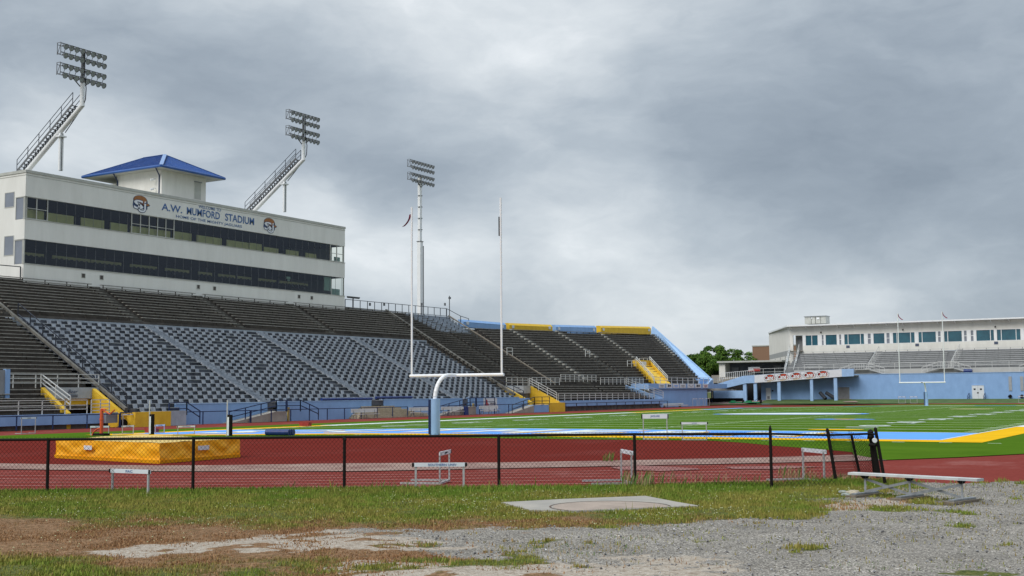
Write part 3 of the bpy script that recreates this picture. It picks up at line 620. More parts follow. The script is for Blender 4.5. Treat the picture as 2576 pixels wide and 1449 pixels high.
MB().box((FW-.02, 126.3, g0-.3), (FW-.3, 129, 1.45)).build('front_wall', BLUE, st.root)
MB().box((FW+.35, 135.6, .32), (FW+.05, 168.2, 1.05)).build('front_parapet', BLUE, st.root)
MB().box((FW+.02, 135.6, g0-.3), (FW-.25, 168.2, .9)).build('front_base', CONCD, st.root)
m = MB()
bl = MB()
for q in np.arange(U(1290, 1600, 'x', FW).y, U(1486, 1600, 'x', FW).y, .52): bl.tube((FW-.12, q, 1.62), (FW-.12, q+.5, 1.62), .13, 8)
bl.build('rolled_tarpaulin', BVINYL, None); tag(bpy.data.objects['rolled_tarpaulin'], 'long blue roll lying on the wall top left of the wooden steps', 'tarpaulin')
bl = MB()
for q in np.arange(yo4-1.2, U(1645, 1592, 'x', FW).y, .52): bl.tube((FW-.12, q, 1.72), (FW-.12, q+.5, 1.72), .13, 8)
o = bl.build('rolled_tarpaulin', BVINYL, None); tag(o, 'blue roll lying on the wall top right of the wooden steps', 'tarpaulin')
# tunnels with gold side walls
def tunnel(ya, yb, xb, zt, head, headmat, n):
    """a mouth in the lower rows: two raking gold walls, a head beam with railing above, a dark passage behind"""
    m = MB(); x0, x1 = FW+.55, xb
    for y, w in ((ya, .35), (yb-.35, .35)):
        zt0 = .86 if n == 0 else .95; x0 = FW+.12 if (n == 0 and y == ya) else FW+.55
        MB().prism([(x0, y, g0-.2), (x0, y, zt0), (x1, y, zt), (x1, y, g0-.2)], (0, w, 0)).build('tunnel_wall', YEL, st.root)
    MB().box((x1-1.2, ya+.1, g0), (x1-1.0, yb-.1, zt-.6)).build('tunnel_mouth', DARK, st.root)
    m = MB().box((x1+.15, ya+.36, zt-head), (x1-.2, yb+.4, zt)); return m.build('tunnel_beam', headmat, st.root)
h1 = tunnel(60.25, 65.25, -77.4, 2.78, .86, mat('beam_grey', (.40, .42, .43), .8, .12, 2), 0)
MB().box((-77.5, 60.6, 1.45), (-78, 65, 1.92)).build('tunnel_soffit', YEL, st.root)
text('Bear', (-77.2, 62.55, 2.33), (0, .95, 0), (0, 0, .28), DBLUE, st.root, shear=.35, depth=.02)
for k, (zz, a, b) in enumerate(((2.2, 62.65, 63.5), (2.08, 62.65, 63.5))): MB().box((-77.245, a, zz-.02), (-77.2, b, zz+.02)).build('lettering', DBLUE, st.root)
MB().prism([(FW+.6, 65.25, g0-.2), (FW+.6, 65.25, .62), (-77.6, 65.25, 2.2), (-77.6, 65.25, g0)], (0, .3, 0)).build('tunnel_wall', YEL, st.root)
MB().box((FW+1.55, 66.9, g0-.1), (FW+1.3, 69.1, .86)).box((FW+1.6, 65.4, g0-.1), (FW+.6, 66.8, .84)).build('gold_pier', YEL, st.root)
h2 = tunnel(128.4, 135.6, -78.2, 3.02, 1.0, MATS['beam_grey'], 1)
o = MB().box((-78.0, 128.9, 2.15), (-77.95, 133.3, 2.95)).build('tunnel_sign', SIGNW, st.root)
m = MB().box((-77.94, 131.3, 2.72), (-77.92, 132.3, 2.8)).box((-77.94, 131.4, 2.42), (-77.92, 132.6, 2.5)).box((-77.94, 131.7, 2.72), (-77.915, 132.2, 2.76)); m.build('lettering', GREYP, o)
MB().box((FW+1.4, 131.4, g0-.1), (FW+.3, 135.4, .84)).build('gold_pier', YEL, st.root)
m = MB().poly([(FW+.01, 118.2, -.05), (FW+.01, 121.2, -.05), (FW+.01, 121.2, 1.5), (FW+.01, 118.2, 1.5)]); o = m.build('wall_sign', SIGNW, st.root)
m = MB(); yc = 118.9
ell(m, (FW+.03, yc, .85), (0, .22, 0), (0, 0, .55), 8); ell(m, (FW+.035, yc, .75), (0, .5, 0), (0, 0, .2), 8); m.build('emblem', RED, st.root)
m = MB()
for k, (ya, yb) in enumerate(((119.7, 120.2), (120.26, 120.9), (119.6, 120.0), (120.1, 120.95))): m.box((FW+.02, ya, (.82, .82, .45, .45)[k]), (FW+.03, yb, (1.0, 1.0, .6, .6)[k]))
m.build('lettering', GREYP, o)
st.flush()

# second, farther stand with panels along its top
st2 = Stand('farther dark bench grandstand with blue and gold panels along its top', (-78, 170, 0))
bA, bB, bD, bC = Vector((-78.4, 142.5, 3.15)), Vector((-80.2, 199.3, 4.0)), Vector((-97.2, 151.9, 11.7)), Vector((-101.6, 228.4, 13.75))
st2.patch(bA, bB, bD, bC, 21, DECK, cuts=[(.19, .145, 1.3), (.45, .36, 1.3), (.68, .60, 1.4), (.97, .955, 1.6)])
def onp(u, t, dz=0): return lerp(lerp(bA, bB, u), lerp(bD, bC, u), t)+Vector((0, 0, dz))
for (u0, u1, t0) in ((.19, .145, .05), (.45, .36, .45), (.68, .60, .3), (.97, .955, .5)):
    for i in range(int(t0*21), 21):
        t = (i+.5)/21; p = onp(lerp1(u0, u1, t), t, .2); MB().box(p+Vector((.35, -.35, -.12)), p+Vector((-.05, .35, .12))).build('step_block', mat('pale_step', (.34, .33, .30), .9, .2, 3), st2.root)
# raking blue parapet at the far end and its foot
q0, q1 = U(2811, 1521, 'y', 199.8), U(2626, 1331, 'x', -102.4); 
m = MB(); a, b = bB.copy(), bC.copy(); a2 = U(2835, 1518, 'x', -80.0); b2 = U(2631, 1304, 'x', -101.8)
m.quadbox([a+Vector((.9, -.9, -1)), a+Vector((.9, -.2, -1)), b+Vector((-2, .9, -1)), b+Vector((-2, -.0, -1)), a2+Vector((.6, 0, 0)), a2+Vector((.6, .5, 0)), b2+Vector((-1.2, .5, 0)), b2+Vector((-1.2, 0, 0))])
m.build('end_parapet', BLUE2, st2.root)
m = MB(); c0, c1 = U(2835, 1516, 'y', 203), U(2851, 1555, 'y', 203); m.box((c0.x-.2, 197, c1.z-.05), (c1.x, 203.4, c0.z)); m.build('end_block', BLUE, st2.root)
# top panels
def panel(xa, ya, zb, zt, xb, yb, zb2, zt2, mt, i):
    m = MB(); a0, a1, b0, b1 = Vector((xa, ya, zb)), Vector((xa, ya, zt)), Vector((xb, yb, zb2)), Vector((xb, yb, zt2)); d = Vector((-.5, 0, 0)); h = .38
    m.quadbox([a0, b0, b0+2*d, a0+2*d, a1-Vector((0, 0, h)), b1-Vector((0, 0, h)), b1-Vector((0, 0, h))+2*d, a1-Vector((0, 0, h))+2*d])
    m.quadbox([a1-Vector((-.04, 0, h)), b1-Vector((-.04, 0, h)), b1-Vector((0, 0, h))+2*d, a1-Vector((0, 0, h))+2*d, a1+d*.7, b1+d*.7, b1+2*d, a1+2*d])
    o = m.build('parapet_panel', mt, st2.root)
    for p, q in ((a0, b0), (b0, a0)):
        e = (q-p).normalized(); c = p+e*1.1+Vector((.03, 0, (zt-zb)*.55)); k = MB(); k.box(c+Vector((0, -.32, -.24)), c+Vector((.05, .32, .24))); k.build('section_plate', SIGNW, o)
panel(-99, 151.6, 12.0, 13.15, -99, 164.0, 11.9, 13.2, BLUE, 0)
panel(-99, 165.0, 11.9, 13.22, -99, 179.2, 12.3, 13.57, YEL, 1)
panel(-99, 180.4, 12.2, 13.62, -99.3, 196.2, 12.6, 14.15, BLUE, 2)
panel(-99.8, 199.0, 12.75, 14.3, -100.4, 222.6, 13.6, 15.15, YEL, 3)
# gold stairwell
ta, tb, tc_, td = S(2543, 1462), S(2612, 1536), S(2669, 1535), S(2597, 1460)
m = MB()
for a, b in ((ta, tb), (td, tc_)):
    m.quadbox([a+Vector((0, 0, -1.5)), a+Vector((0, .5, -1.5)), b+Vector((0, .5, -1.5)), b+Vector((0, 0, -1.5)), a+Vector((0, 0, .75)), a+Vector((0, .5, .75)), b+Vector((0, .5, .55)), b+Vector((0, 0, .55))])
m.box(ta+Vector((0, .5, -1.5)), td+Vector((-.4, 0, .75))); m.build('stairwell_wall', YEL, st2.root)
MB().quadbox([ta+Vector((.1, .5, -.3)), td+Vector((.1, 0, -.3)), tc_+Vector((.6, 0, -.3)), tb+Vector((.6, .5, -.3)), ta+Vector((.1, .5, .06)), td+Vector((.1, 0, .06)), tc_+Vector((.6, 0, .06)), tb+Vector((.6, .5, .06))]).build('stairwell_floor', YEL, st2.root)
p = lerp(ta, td, .45)+Vector((.35, 0, .2)); MB().box(p+Vector((0, -.8, -.4)), p+Vector((.1, .8, .4))).build('stairwell_sign', SIGNW, st2.root)
# fascia with sponsor signs over a recessed blue wall
fy0, fy1 = U(2500, 1540, 'x', -75.6).y, 199.0
m = MB(); m.quadbox([(-75.6, 166.4, 2.5), (-75.6, fy1, 2.6), (-80, fy1, 2.6), (-78.5, 166.4, 2.5), (-75.6, 166.4, 3.35), (-75.6, fy1, 3.35), (-80, fy1, 3.35), (-78.5, 166.4, 3.35)]); m.build('fascia', BLUE, st2.root)
MB().box((-75.9, 168.3, -.3), (-76.4, 190.5, 2.5)).build('recessed_wall', BLUE, st2.root)
X0s = [(2636, 2659), (2666, 2688), (2692, 2716), (2720, 2743), (2751, 2776), (2780, 2804), (2812, 2832)]
for i, (xa, xb) in enumerate(X0s):
    a, b = U(xa, 1553, 'x', -75.56), U(xb, 1553, 'x', -75.56)
    o = MB().quadbox([(-75.59, a.y, 2.68), (-75.59, b.y, 2.68), (-75.54, b.y, 2.68), (-75.54, a.y, 2.68), (-75.59, a.y, 3.36), (-75.59, b.y, 3.36), (-75.54, b.y, 3.36), (-75.54, a.y, 3.36)]).build('sponsor_sign', SIGNW, st2.root)
    w = b.y-a.y; k = MB(); mt = [GREYP, BLACK, PBLUE, GREYP, GREYP, BLACK, RED][i]
    if i in (1, 5): k.box((-75.53, a.y+w*.25, 2.85), (-75.52, a.y+w*.45, 3.2)); k.box((-75.53, a.y+w*.5, 2.9), (-75.52, a.y+w*.8, 3.1))
    elif i == 4: k.path([(-75.53, a.y+w*t, 3+.15*math.sin(t*9)) for t in np.linspace(.1, .9, 9)], .025, 4)
    else: k.box((-75.53, a.y+w*.2, 2.95), (-75.52, a.y+w*.8, 3.08)); k.box((-75.53, a.y+w*.3, 2.8), (-75.52, a.y+w*.7, 2.86))
    k.build('emblem', mt, o)
# low blue wall with raking stair side
a, b = S(2548, 1541), S(2645, 1596)
m = MB(); a = Vector((-77.6, 162.6, 2.9)); b = Vector((FW+.3, 168.2, 1.05)); m.quadbox([a+Vector((0, 0, -1.2)), a+Vector((0, .4, -1.2)), b+Vector((0, .4, -1.2)), b+Vector((0, 0, -1.2)), a+Vector((0, 0, .2)), a+Vector((0, .4, .2)), b+Vector((0, .4, .1)), b+Vector((0, 0, .1))]); m.build('stair_side', BLUE2, st2.root)
m = MB(); m.poly([(-101, 228, -1), (-112, 228, -1), (-112, 150, -1), (-112, 150, 13), (-112, 228, 13)]); m.poly([(-80.3, 199.6, -.5), (-103, 229.5, -.5), (-103, 229.5, 13.5), (-80.3, 199.6, 3.4)]); m.build('stand_body', CONCD, st2.root)
st2.flush()

# ------------------------------------------------------------------ press box building
BX, BY0, BY1, BZ0, BZ1 = -100.89, 76.17, 125.75, 12.9, 24.3
pb = thing('press_box_building', 'long white two band press box building on top of the dark grandstand', 'building', (BX-6, 100, 13))
def bandbox(z0, z1, out=0.):
    MB().box((BX+out, BY0-out, z0), (BX-12, BY1+out, z1)).build('wall', STUCCO, pb)
bandbox(BZ0, 15.02); bandbox(17.46, 19.44); bandbox(21.68, 24.02)
for z in (15.02, 19.44): MB().box((BX+.05, BY0-.05, z), (BX-.25, BY1+.05, z+.07)).build('window_sill', CORN, pb)
MB().box((BX+.07, BY0-.07, 24.02), (BX-12.1, BY1+.07, 24.3)).box((BX+.03, BY0-.03, 23.78), (BX-12.1, BY1+.03, 23.82)).build('cornice', CORN, pb)
for z0, z1 in ((15.02, 17.46), (19.44, 21.68)):
    # end wall with the corner window, rear part solid
    MB().box((BX-1.45, BY0, z0), (BX-12, BY0+.2, z1)).build('wall', STUCCO, pb)
    MB().box((BX-12, BY0+.2, z0), (BX-11.8, BY1, z1)).build('wall', STUCCO, pb); MB().box((BX-2.2, BY1-.2, z0), (BX-11.8, BY1, z1)).build('wall', STUCCO, pb)
    for ya in (BY0+.02, BY1-.16): MB().box((BX-.08, ya, z0), (BX-.22, ya+.14, z1)).build('corner_post', CORN, pb)
    b = MB(); b.box((BX-6.5, BY0+.4, z0), (BX-6.6, BY1-3.2, z1)); b.box((BX-.4, BY0+.4, z0+.005), (BX-6.5, BY1-.3, z0+.03)); b.box((BX-.4, BY0+.4, z1-.03), (BX-6.5, BY1-.3, z1-.005)); b.build('interior', DARK, pb)
def pane(y0, y1, z0, z1, nm='window', fr=False, mull=(), cross=None):
    g = MB().poly([(BX-.12, y0, z0), (BX-.12, y1, z0), (BX-.12, y1, z1), (BX-.12, y0, z1)]).build(nm, GLASS, pb, recalc=False)
    f = MB(); w = .045 if fr else .008
    for y in mull: f.box((BX-.04 if fr else BX-.10, y-w, z0+.01), (BX-.14, y+w, z1-.01))
    if cross: f.box((BX-.05, y0+.02, cross-.03), (BX-.13, y1-.02, cross+.03))
    if fr: f.box((BX-.045, y0, z0+.01), (BX-.135, y1, z0+.07)).box((BX-.045, y0, z1-.07), (BX-.135, y1, z1-.01))
    if not fr: f.box((BX-.105, y0+.01, z1-.03), (BX-.135, y1-.01, z1-.005))
    f.build('window_frame', CORN if fr else GREYP, g)
zt, zm = 21.68, 20.55
pane(BY0+.16, 78.9, 19.51, zt, fr=True, mull=(76.4, 77.55, 78.83), cross=zm)
pane(78.9, 89.5, 19.51, zt, mull=np.arange(80, 89.4, 1.13))
pane(89.5, 95.65, 19.51, zt, fr=True, mull=(89.56, 90.78, 92.0, 93.2, 94.4, 95.6), cross=zm)
pane(95.65, 122.75, 19.51, zt, mull=np.arange(96.9, 122.6, 1.2))
pane(122.75, BY1-.14, 19.51, zt, fr=True, mull=(122.8, 124.15, 125.45), cross=zm)
pane(BY0+.16, BY1-.14, 15.09, 17.46, mull=np.arange(77.6, 125.4, 1.22))
# olive partitions, counters and chair backs seen behind the glass
for a, b, h in ((76.5, 78.7, 1.0), (79.0, 82.3, .95), (83.2, 86.2, .95), (87.0, 89.3, .9), (89.7, 95.4, .85), (95.8, 98.6, .95), (99.4, 103.4, .9), (104.2, 107.9, .85), (108.0, 110.2, .9), (110.6, 113.2, .65), (114.6, 117.0, .7), (118.3, 120.4, .65)):
    MB().box((BX-.42, a, 19.5), (BX-.5, b, 19.5+h)).build('interior_partition', OLIVE, pb)
for a, b in ((76.6, 79.2), (80.2, 84.9), (85.0, 89.0), (90.2, 94.0), (95.2, 98.8), (100.2, 102.4), (103.4, 106.2), (106.6, 109), (110.2, 113.4), (114, 119.4)):
    MB().box((BX-.9, a, 15.95), (BX-1.0, b, 16.28)).build('interior_counter', mat('interior_tan', (.40, .38, .2), .8, .1, 2), pb)
    c = MB()
    for y in np.arange(a+.3, b-.2, .62): c.tube((BX-.6, y, 15.78), (BX-.66, y, 15.78), .24, 10)
    c.build('chair_backs', DARK, pb)
# daylight seen through the far corner rooms, painted as pale mint panels
for y0, y1, z0, z1 in ((122.2, 123.55, 15.6, 17.4), (123.8, 125.4, 15.15, 15.95), (124.2, 125.4, 19.6, 20.2)):
    MB().box((BX-.55, y0, z0), (BX-.6, y1, z1)).build('daylight_panel', mat('pale_mint', (.42, .62, .60), .6, .05, 2), pb)
MB().box((BX-.55, 114.9, 16.55), (BX-.6, 115.6, 16.85)).box((BX-.55, 115.1, 16.3), (BX-.6, 115.5, 16.5)).build('daylight_panel', MATS['pale_mint'], pb)
# end-wall windows
for z0, z1 in ((15.05, 17.42), (19.47, 21.66)):
    g = MB().box((BX-.22, BY0+.03, z0), (BX-1.42, BY0+.08, z1)).build('window', GREYG, pb)
    MB().box((BX-.2, BY0-.01, z0), (BX-.27, BY0+.05, z1)).box((BX-1.38, BY0-.01, z0), (BX-1.45, BY0+.05, z1)).box((BX-.2, BY0-.02, z1-.07), (BX-1.45, BY0+.05, z1)).build('window_frame', CORN, g)
for z0, z1, x0, x1 in ((16.0, 17.85, -102.5, -103.85), (20.8, 22.2, -102.6, -103.95)):
    g = MB().box((x0, BY0-.012, z0), (x1, BY0+.05, z1)).build('window', GREYG, pb)
    MB().box((x0+.07, BY0-.03, z0-.07), (x1-.07, BY0-.005, z0)).box((x0+.07, BY0-.03, z1), (x1-.07, BY0-.005, z1+.07)).box((x0+.07, BY0-.03, z0), (x0, BY0-.005, z1)).box((x1, BY0-.03, z0), (x1-.07, BY0-.005, z1)).build('window_frame', CORN, g)
for X in (332, 405, 793, 858, 1196, 1247):
    y = U(X, 1150, 'x', BX).y; v = MB().box((BX+.01, y-.2, 14.2), (BX-.05, y+.2, 14.6)).build('wall_vent', mat('vent_brown', (.10, .085, .075), .8, .2, 8), pb)
    MB().box((BX+.04, y-.25, 14.6), (BX, y+.25, 14.64)).box((BX+.04, y-.25, 14.16), (BX, y+.25, 14.2)).box((BX+.04, y-.25, 14.2), (BX, y-.2, 14.6)).box((BX+.04, y+.2, 14.2), (BX, y+.25, 14.6)).build('vent_frame', CORN, v)
# lettering
text('A.W.', (BX+.012, 93.65, 22.5), (0, 3.05, 0), (0, 0, .80), TEXTB, pb, bold=.018)
text('MUMFORD', (BX+.012, 97.4, 22.5), (0, 5.2, 0), (0, 0, .84), TEXTB, pb, bold=.018)
text('STADIUM', (BX+.012, 103.45, 22.5), (0, 4.9, 0), (0, 0, .88), TEXTB, pb, bold=.018)
text('WELCOME TO', (BX+.012, 99.2, 23.46), (0, 3.55, 0), (0, 0, .34), TEXTB, pb, bold=.012)
text('HOME OF THE MIGHTY JAGUARS', (BX+.012, 95.8, 21.85), (0, 10.45, 0), (0, 0, .40), TEXTB, pb, bold=.012)
LOGOW = mat('logo_white', (.72, .73, .76), .6, .04, 3)
for yc in (90.72, 111.12):
    zc = 22.78; k = lambda y, z, d=.015: (BX+d, yc+y, zc+z)
    e = MB(); ell(e, k(-.1, .42), (0, .98, 0), (0, 0, .52), 20); ell(e, k(.62, .0), (0, .66, 0), (0, 0, .2), 12)
    e.poly([k(-1.05, .45), k(-1.15, -.2), k(-1.02, -.5), k(.9, -.5), k(.95, .2), k(.9, .5)])
    emb = e.build('emblem', mat('logo_navy', (.05, .08, .17), .7, .1, 5), pb)
    e = MB(); ell(e, k(-.1, .46, .025), (0, .9, 0), (0, 0, .44), 20); ell(e, k(.7, .02, .025), (0, .5, 0), (0, 0, .13), 12); e.build('emblem_shape', TAN, emb)
    for s_, (a, b, w, h) in (('S', (-1.0, -.58, 1.3, .98)), ('U', (-.42, -.88, 1.1, .98))):
        text(s_, k(a-.07, b-.06, .03), (0, w+.14, 0), (0, 0, h+.12), MATS['logo_navy'], emb, bold=.055); text(s_, k(a, b, .04), (0, w, 0), (0, 0, h), LOGOW, emb, bold=.02)
    e = MB(); e.poly([k(.45, .32, .035), k(.78, .42, .035), k(.6, .27, .035), k(.8, .25, .035), k(.5, .17, .035)]); e.build('emblem_shape', LOGOW, emb)
# rooftop tower with hipped blue roof
tx0, tx1, ty0, ty1 = -103.5, -110.8, 96.04, 102.9
MB().box((tx0, ty0, 24.2), (tx1, ty1, 27.95)).box((tx1, ty0+.3, 24.2), (tx1-5.2, ty1-.5, 26.6)).build('tower_wall', STUCCO2, pb)
MB().box((tx1-.2, ty0-.08, 26.6), (tx1-5.3, ty1, 26.75)).build('cornice', CORN, pb)
ex0, ex1, ey0, ey1, ze = -102.3, -115.4, 94.8, 104.8, 27.86
rf = MB(); A_, B_, C_, D_ = Vector((ex0, ey0, ze)), Vector((ex0, ey1, ze)), Vector((ex1, ey1, ze)), Vector((ex1, ey0, ze)); r1, r2 = Vector((-107.1, 99.8, 30.35)), Vector((-110.6, 99.8, 30.35))
rf.poly([A_, B_, r1]); rf.poly([B_, C_, r2, r1]); rf.poly([C_, D_, r2]); rf.poly([D_, A_, r1, r2])
roof = rf.build('roof', ROOF, pb)
rb_ = MB()
for a, b, c, d in ((A_, B_, r1, r1), (D_, A_, r2, r1)):
    n = 34 if c == d else 44
    for i in range(1, n):
        t = i/n; p = lerp(a, b, t)
        # ribs climb the slope straight up until they meet a hip or the ridge
        up_dir = Vector((-(r1.x-ex0)*-1, 0, r1.z-ze)) if c == d else Vector((0, r1.y-ey0, r1.z-ze))
        if c == d: s_ = min(t/.5 if t < .5 else (1-t)/.5, 1); q = p+Vector(((r1.x-ex0)*s_, 0, (r1.z-ze)*s_))
        else:
            fa = (p.x-D_.x)/(r2.x-D_.x); fb = (p.x-A_.x)/(r1.x-A_.x); s_ = min(max(fa, 0), max(fb, 0), 1); q = p+Vector((0, (r1.y-ey0)*s_, (r1.z-ze)*s_))
        rb_.bar(p+Vector((0, 0, .03)), q+Vector((0, 0, .03)), .05, .06)
rb_.build('roof_ribs', ROOF, roof)
h = MB(); h.bar(A_+Vector((0, 0, .06)), r1+Vector((0, 0, .06)), .42, .07); h.build('ridge_cap', ROOFHI, roof)
h = MB()
for a, b in ((B_, r1), (r1, r2), (D_, r2)): h.bar(a+Vector((0, 0, .05)), b+Vector((0, 0, .05)), .3, .06)
h.build('ridge_cap', ROOF, roof)
g = MB()
for a, b in ((A_, B_), (B_, C_), (C_, D_), (D_, A_)): g.tube(a+Vector((0, 0, -.06)), b+Vector((0, 0, -.06)), .15, 8)
g.build('gutter', ROOF, roof, smooth=True)
MB().box((ex0-.05, ey0+.05, ze-.2), (ex1+.05, ey1-.05, ze-.12)).build('soffit', CORN, roof)
g = MB(); g.path([(ex0-.9, ey0, ze-.15), (tx0-.35, ty0-.06, 27.05), (tx0-.35, ty0-.06, 24.3)], .07, 6); g.path([(tx1+.7, ey0, ze-.15), (tx1+.1, ty0-.06, 27.05), (tx1+.1, ty0-.06, 24.3)], .07, 6); g.build('downpipe', DBLUE, pb)
g = MB(); g.box((tx0+.03, 101.1, 25.0), (tx0+.01, 102.1, 27.0)); g.build('hatch', CORN, pb); MB().box((tx0+.12, 101.0, 27.0), (tx0+.01, 102.2, 27.08)).build('hatch_hood', GREYP, pb)
for z in (26.7, 25.6):
    g = MB(); g.tube((tx0-.9, ty0-.05, z), (tx0-.9, ty0-.45, z-.05), .04, 6); g.tube((tx0-.9, ty0-.3, z-.1), (tx0-1.1, ty0-.65, z-.2), .10, 8, r2=.14); g.build('floodlight', WHITE, pb)

# ------------------------------------------------------------------ floodlight towers
def lamp_bank(par, x, yc, ztop, wid, n=8, rows=(0, -.88, -1.95, -2.85)):
    fr = MB(); y0, y1 = yc-wid/2, yc+wid/2
    for z in rows:
        fr.bar((x, y0, ztop+z+.22), (x, y1, ztop+z+.22), .09, .07); fr.bar((x-.5, y0, ztop+z+.1), (x-.5, y1, ztop+z+.1), .05, .05)
    for a, b in ((0, 1), (2, 3)):
        for y in np.linspace(y0, y1, n+1):
            fr.bar((x, y, ztop+rows[a]+.25), (x-.5, y, ztop+rows[b]+.1), .04, .04, up=(0, 1, 0)); 
        fr.box((x-.55, y0-.06, ztop+rows[a]+.3), (x+.02, y0-.02, ztop+rows[a]+.25)); fr.box((x-.55, y0-.06, ztop+rows[b]+.1), (x+.02, y0-.02, ztop+rows[b]+.05))
        fr.bar((x, y0-.03, ztop+rows[a]+.3), (x, y0-.03, ztop+rows[b]), .05, .05, up=(0, 1, 0)); fr.bar((x-.5, y0-.03, ztop+rows[a]+.3), (x-.5, y0-.03, ztop+rows[b]), .05, .05, up=(0, 1, 0))
    fr.bar((x-.2, yc-1.3, ztop+rows[3]+.2), (x-.2, yc, ztop+rows[3]-.75), .08, .08); fr.bar((x-.2, yc+1.3, ztop+rows[3]+.2), (x-.2, yc, ztop+rows[3]-.75), .08, .08)
    fr.build('lamp_frame', STEEL, par)
    for z in rows:
        for i in range(n):
            y = y0+wid*(i+.5)/n; m = MB(); c = Vector((x+.02, y, ztop+z)); d = Vector((.9, rng.normal(0, .06)+.1, -.42)).normalized()
            m.tube(c-d*.16, c+d*.02, .09, 8, r2=.13); m.tube(c+d*.02, c+d*.30, .12, 12, r2=.30, caps=False); o = m.build('lamp', STEEL, par, smooth=True)
            m = MB(); a = d.orthogonal().normalized(); b = d.cross(a); ell(m, c+d*.26, a*.27, b*.27, 12); m.build('lens', LENS, o)
def lean_tower(y, label, dz=0):
    A = Vector((-104.3, y, 24.3)); Bp = Vector((-95.6, y, 30.5)); t = thing('floodlight_tower', label, 'light tower', A, group='floodlight towers on the press box roof')
    foot = A+Vector((0, 0, 0)); 
    MB().tube(foot, Bp, .26, 12, r2=.24).tube(Bp-Vector((.05, 0, .12)), Bp+Vector((-.05, 0, 2.55)), .24, 12, r2=.22).build('mast', WHITEG, t, smooth=True)
    MB().tube(Bp+Vector((-.05, 0, 2.55)), Bp+Vector((-.05, 0, 2.63)), .36, 12).tube(Bp+Vector((-.1, 0, 2.6)), Bp+Vector((-.1, 0, 5.5)), .15, 8).build('mast_head', STEEL, t)
    c = lerp(foot, Bp, .62); 
    m = MB()
    m.box((c.x+.2, y-.22, 24.3), (c.x+.42, y+.22, c.z-.1)); m.box((c.x+.14, y-.05, 24.3), (c.x+.44, y+.05, c.z-.1), 1)
    m.box((c.x-.02, y-.42, c.z-.5), (c.x+.6, y+.42, c.z-.36)); m.build('strut', [WHITEG, STEEL], t)
    st_ = MB(); ra = MB(); d = (Bp-foot).normalized(); nrm = Vector((-d.z, 0, d.x))
    p0, p1 = foot+nrm*.62, lerp(foot, Bp, .94)+nrm*.62
    for s_ in (-.45, .45):
        st_.bar(p0+Vector((0, s_, 0)), p1+Vector((0, s_, 0)), .04, .22)
        for hh in (.55, 1.05): ra.bar(p0+Vector((0, s_, hh*1.1)), p1+Vector((0, s_, hh*1.1)), .04, .05)
        for i in range(6): q = lerp(p0, p1, i/5); ra.bar(q+Vector((0, s_, 0)), q+Vector((0, s_, 1.16)), .05, .05, up=(0, 1, 0))
    n = int((p1-p0).length/.42)
    for i in range(n): q = lerp(p0, p1, (i+.5)/n); st_.box(q+Vector((-.13, -.45, .0)), q+Vector((.10, .45, .04))); st_.box(q+Vector((-.02, -.1, -.45)), q+Vector((.02, .1, .0)))
    st_.build('stair', STEEL, t); ra.build('stair_railing', BRAIL, t)
    cb = [Bp+Vector((.2, 0, 5.2)), Bp+Vector((.22, 0, 3.)), Bp+Vector((.48, 0, 1.6)), Bp+Vector((.42, 0, .5)), Bp+Vector((-.25, .25, -.1)), c+Vector((.5, .3, 0))]
    MB().path(cb, .045, 6).build('cable', BLACK, t)
    lamp_bank(t, Bp.x-.02, y, Bp.z+5.35, 5.3)
    return t
lean_tower(78.37, 'leaning white floodlight tower at the near corner of the press box roof')
lean_tower(111.2, 'leaning white floodlight tower right of the blue hipped roof')
t = thing('floodlight_tower', 'tall straight floodlight tower standing behind the far end of the grandstand', 'light tower', (-106, 150, 0), group=None)
tx, ty = -106, 150.35
m = MB(); m.box((tx+.3, ty-.42, 0), (tx-.3, ty+.30, 25.2)); m.build('tower_base', WHITEG, t)
MB().box((tx+.34, ty+.31, 12), (tx+.24, ty+.46, 24.6)).build('cable_channel', STEEL, t)
m = MB(); m.box((tx+.36, ty-.5, 25.2), (tx-.35, ty+.38, 25.3)); m.build('tower_cap', STEEL, t)
m = MB(); m.box((tx+.2, ty-.38, 25.3), (tx-.2, ty+.02, 35.4)).box((tx+.12, ty+.12, 25.3), (tx-.05, ty+.28, 35.2)); m.build('mast', WHITEG, t)
m = MB()
for z in np.arange(27, 35, 1.75): m.box((tx+.22, ty-.5, z), (tx-.1, ty-.3, z+.1)); m.box((tx+.22, ty+.0, z+.05), (tx-.1, ty+.32, z+.15))
m.build('mast_bracket', STEEL, t)
lamp_bank(t, tx+.4, ty-.1, 37.2, 6.1)

# ------------------------------------------------------------------ railings
def rail(label, pts, h, mt, bars=(0, .5, 1), step=2.0, r=.03, cat='railing', name='railing', posts=True, group=None):
    """posts and rails along a line of foot points"""
    pts = [Vector(p) for p in pts]; b = MB()
    for p, q in zip(pts, pts[1:]):
        n = max(1, round((q-p).length/step))
        for f in bars:
            if f > 0: b.bar(p+Vector((0, 0, h*f)), q+Vector((0, 0, h*f)), r*2, r*2)
        for i in range(n+1): 
            if posts: c = lerp(p, q, i/n); b.bar(c+Vector((0, 0, -.05)), c+Vector((0, 0, h)), r*2, r*2, up=(0, 1, 0))
    o = b.build(name, mt, None, loc=tuple(pts[0])); return tag(o, label, cat, group)
T3 = (.34, .67, 1)
rail('white pipe railing across the dark rows left of and over the gold tunnel', [(-77.45, 50, 2.75), (-77.45, 65.7, 2.8)], 1.0, WRAIL, T3, 2.0)
rail('white pipe railing on the low blue parapet at the left edge', [(FW+.3, 40, .82), (FW+.3, 61.9, .82)], 1.0, WRAIL, (.33, .62, 1), 2.0)
rail('short white railing on the low blue parapet right of the gold tunnel wall', [(FW+.3, 62.3, .82), (FW+.3, 64.0, .82)], 1.0, WRAIL, (.2, .45, .7, 1), .85)
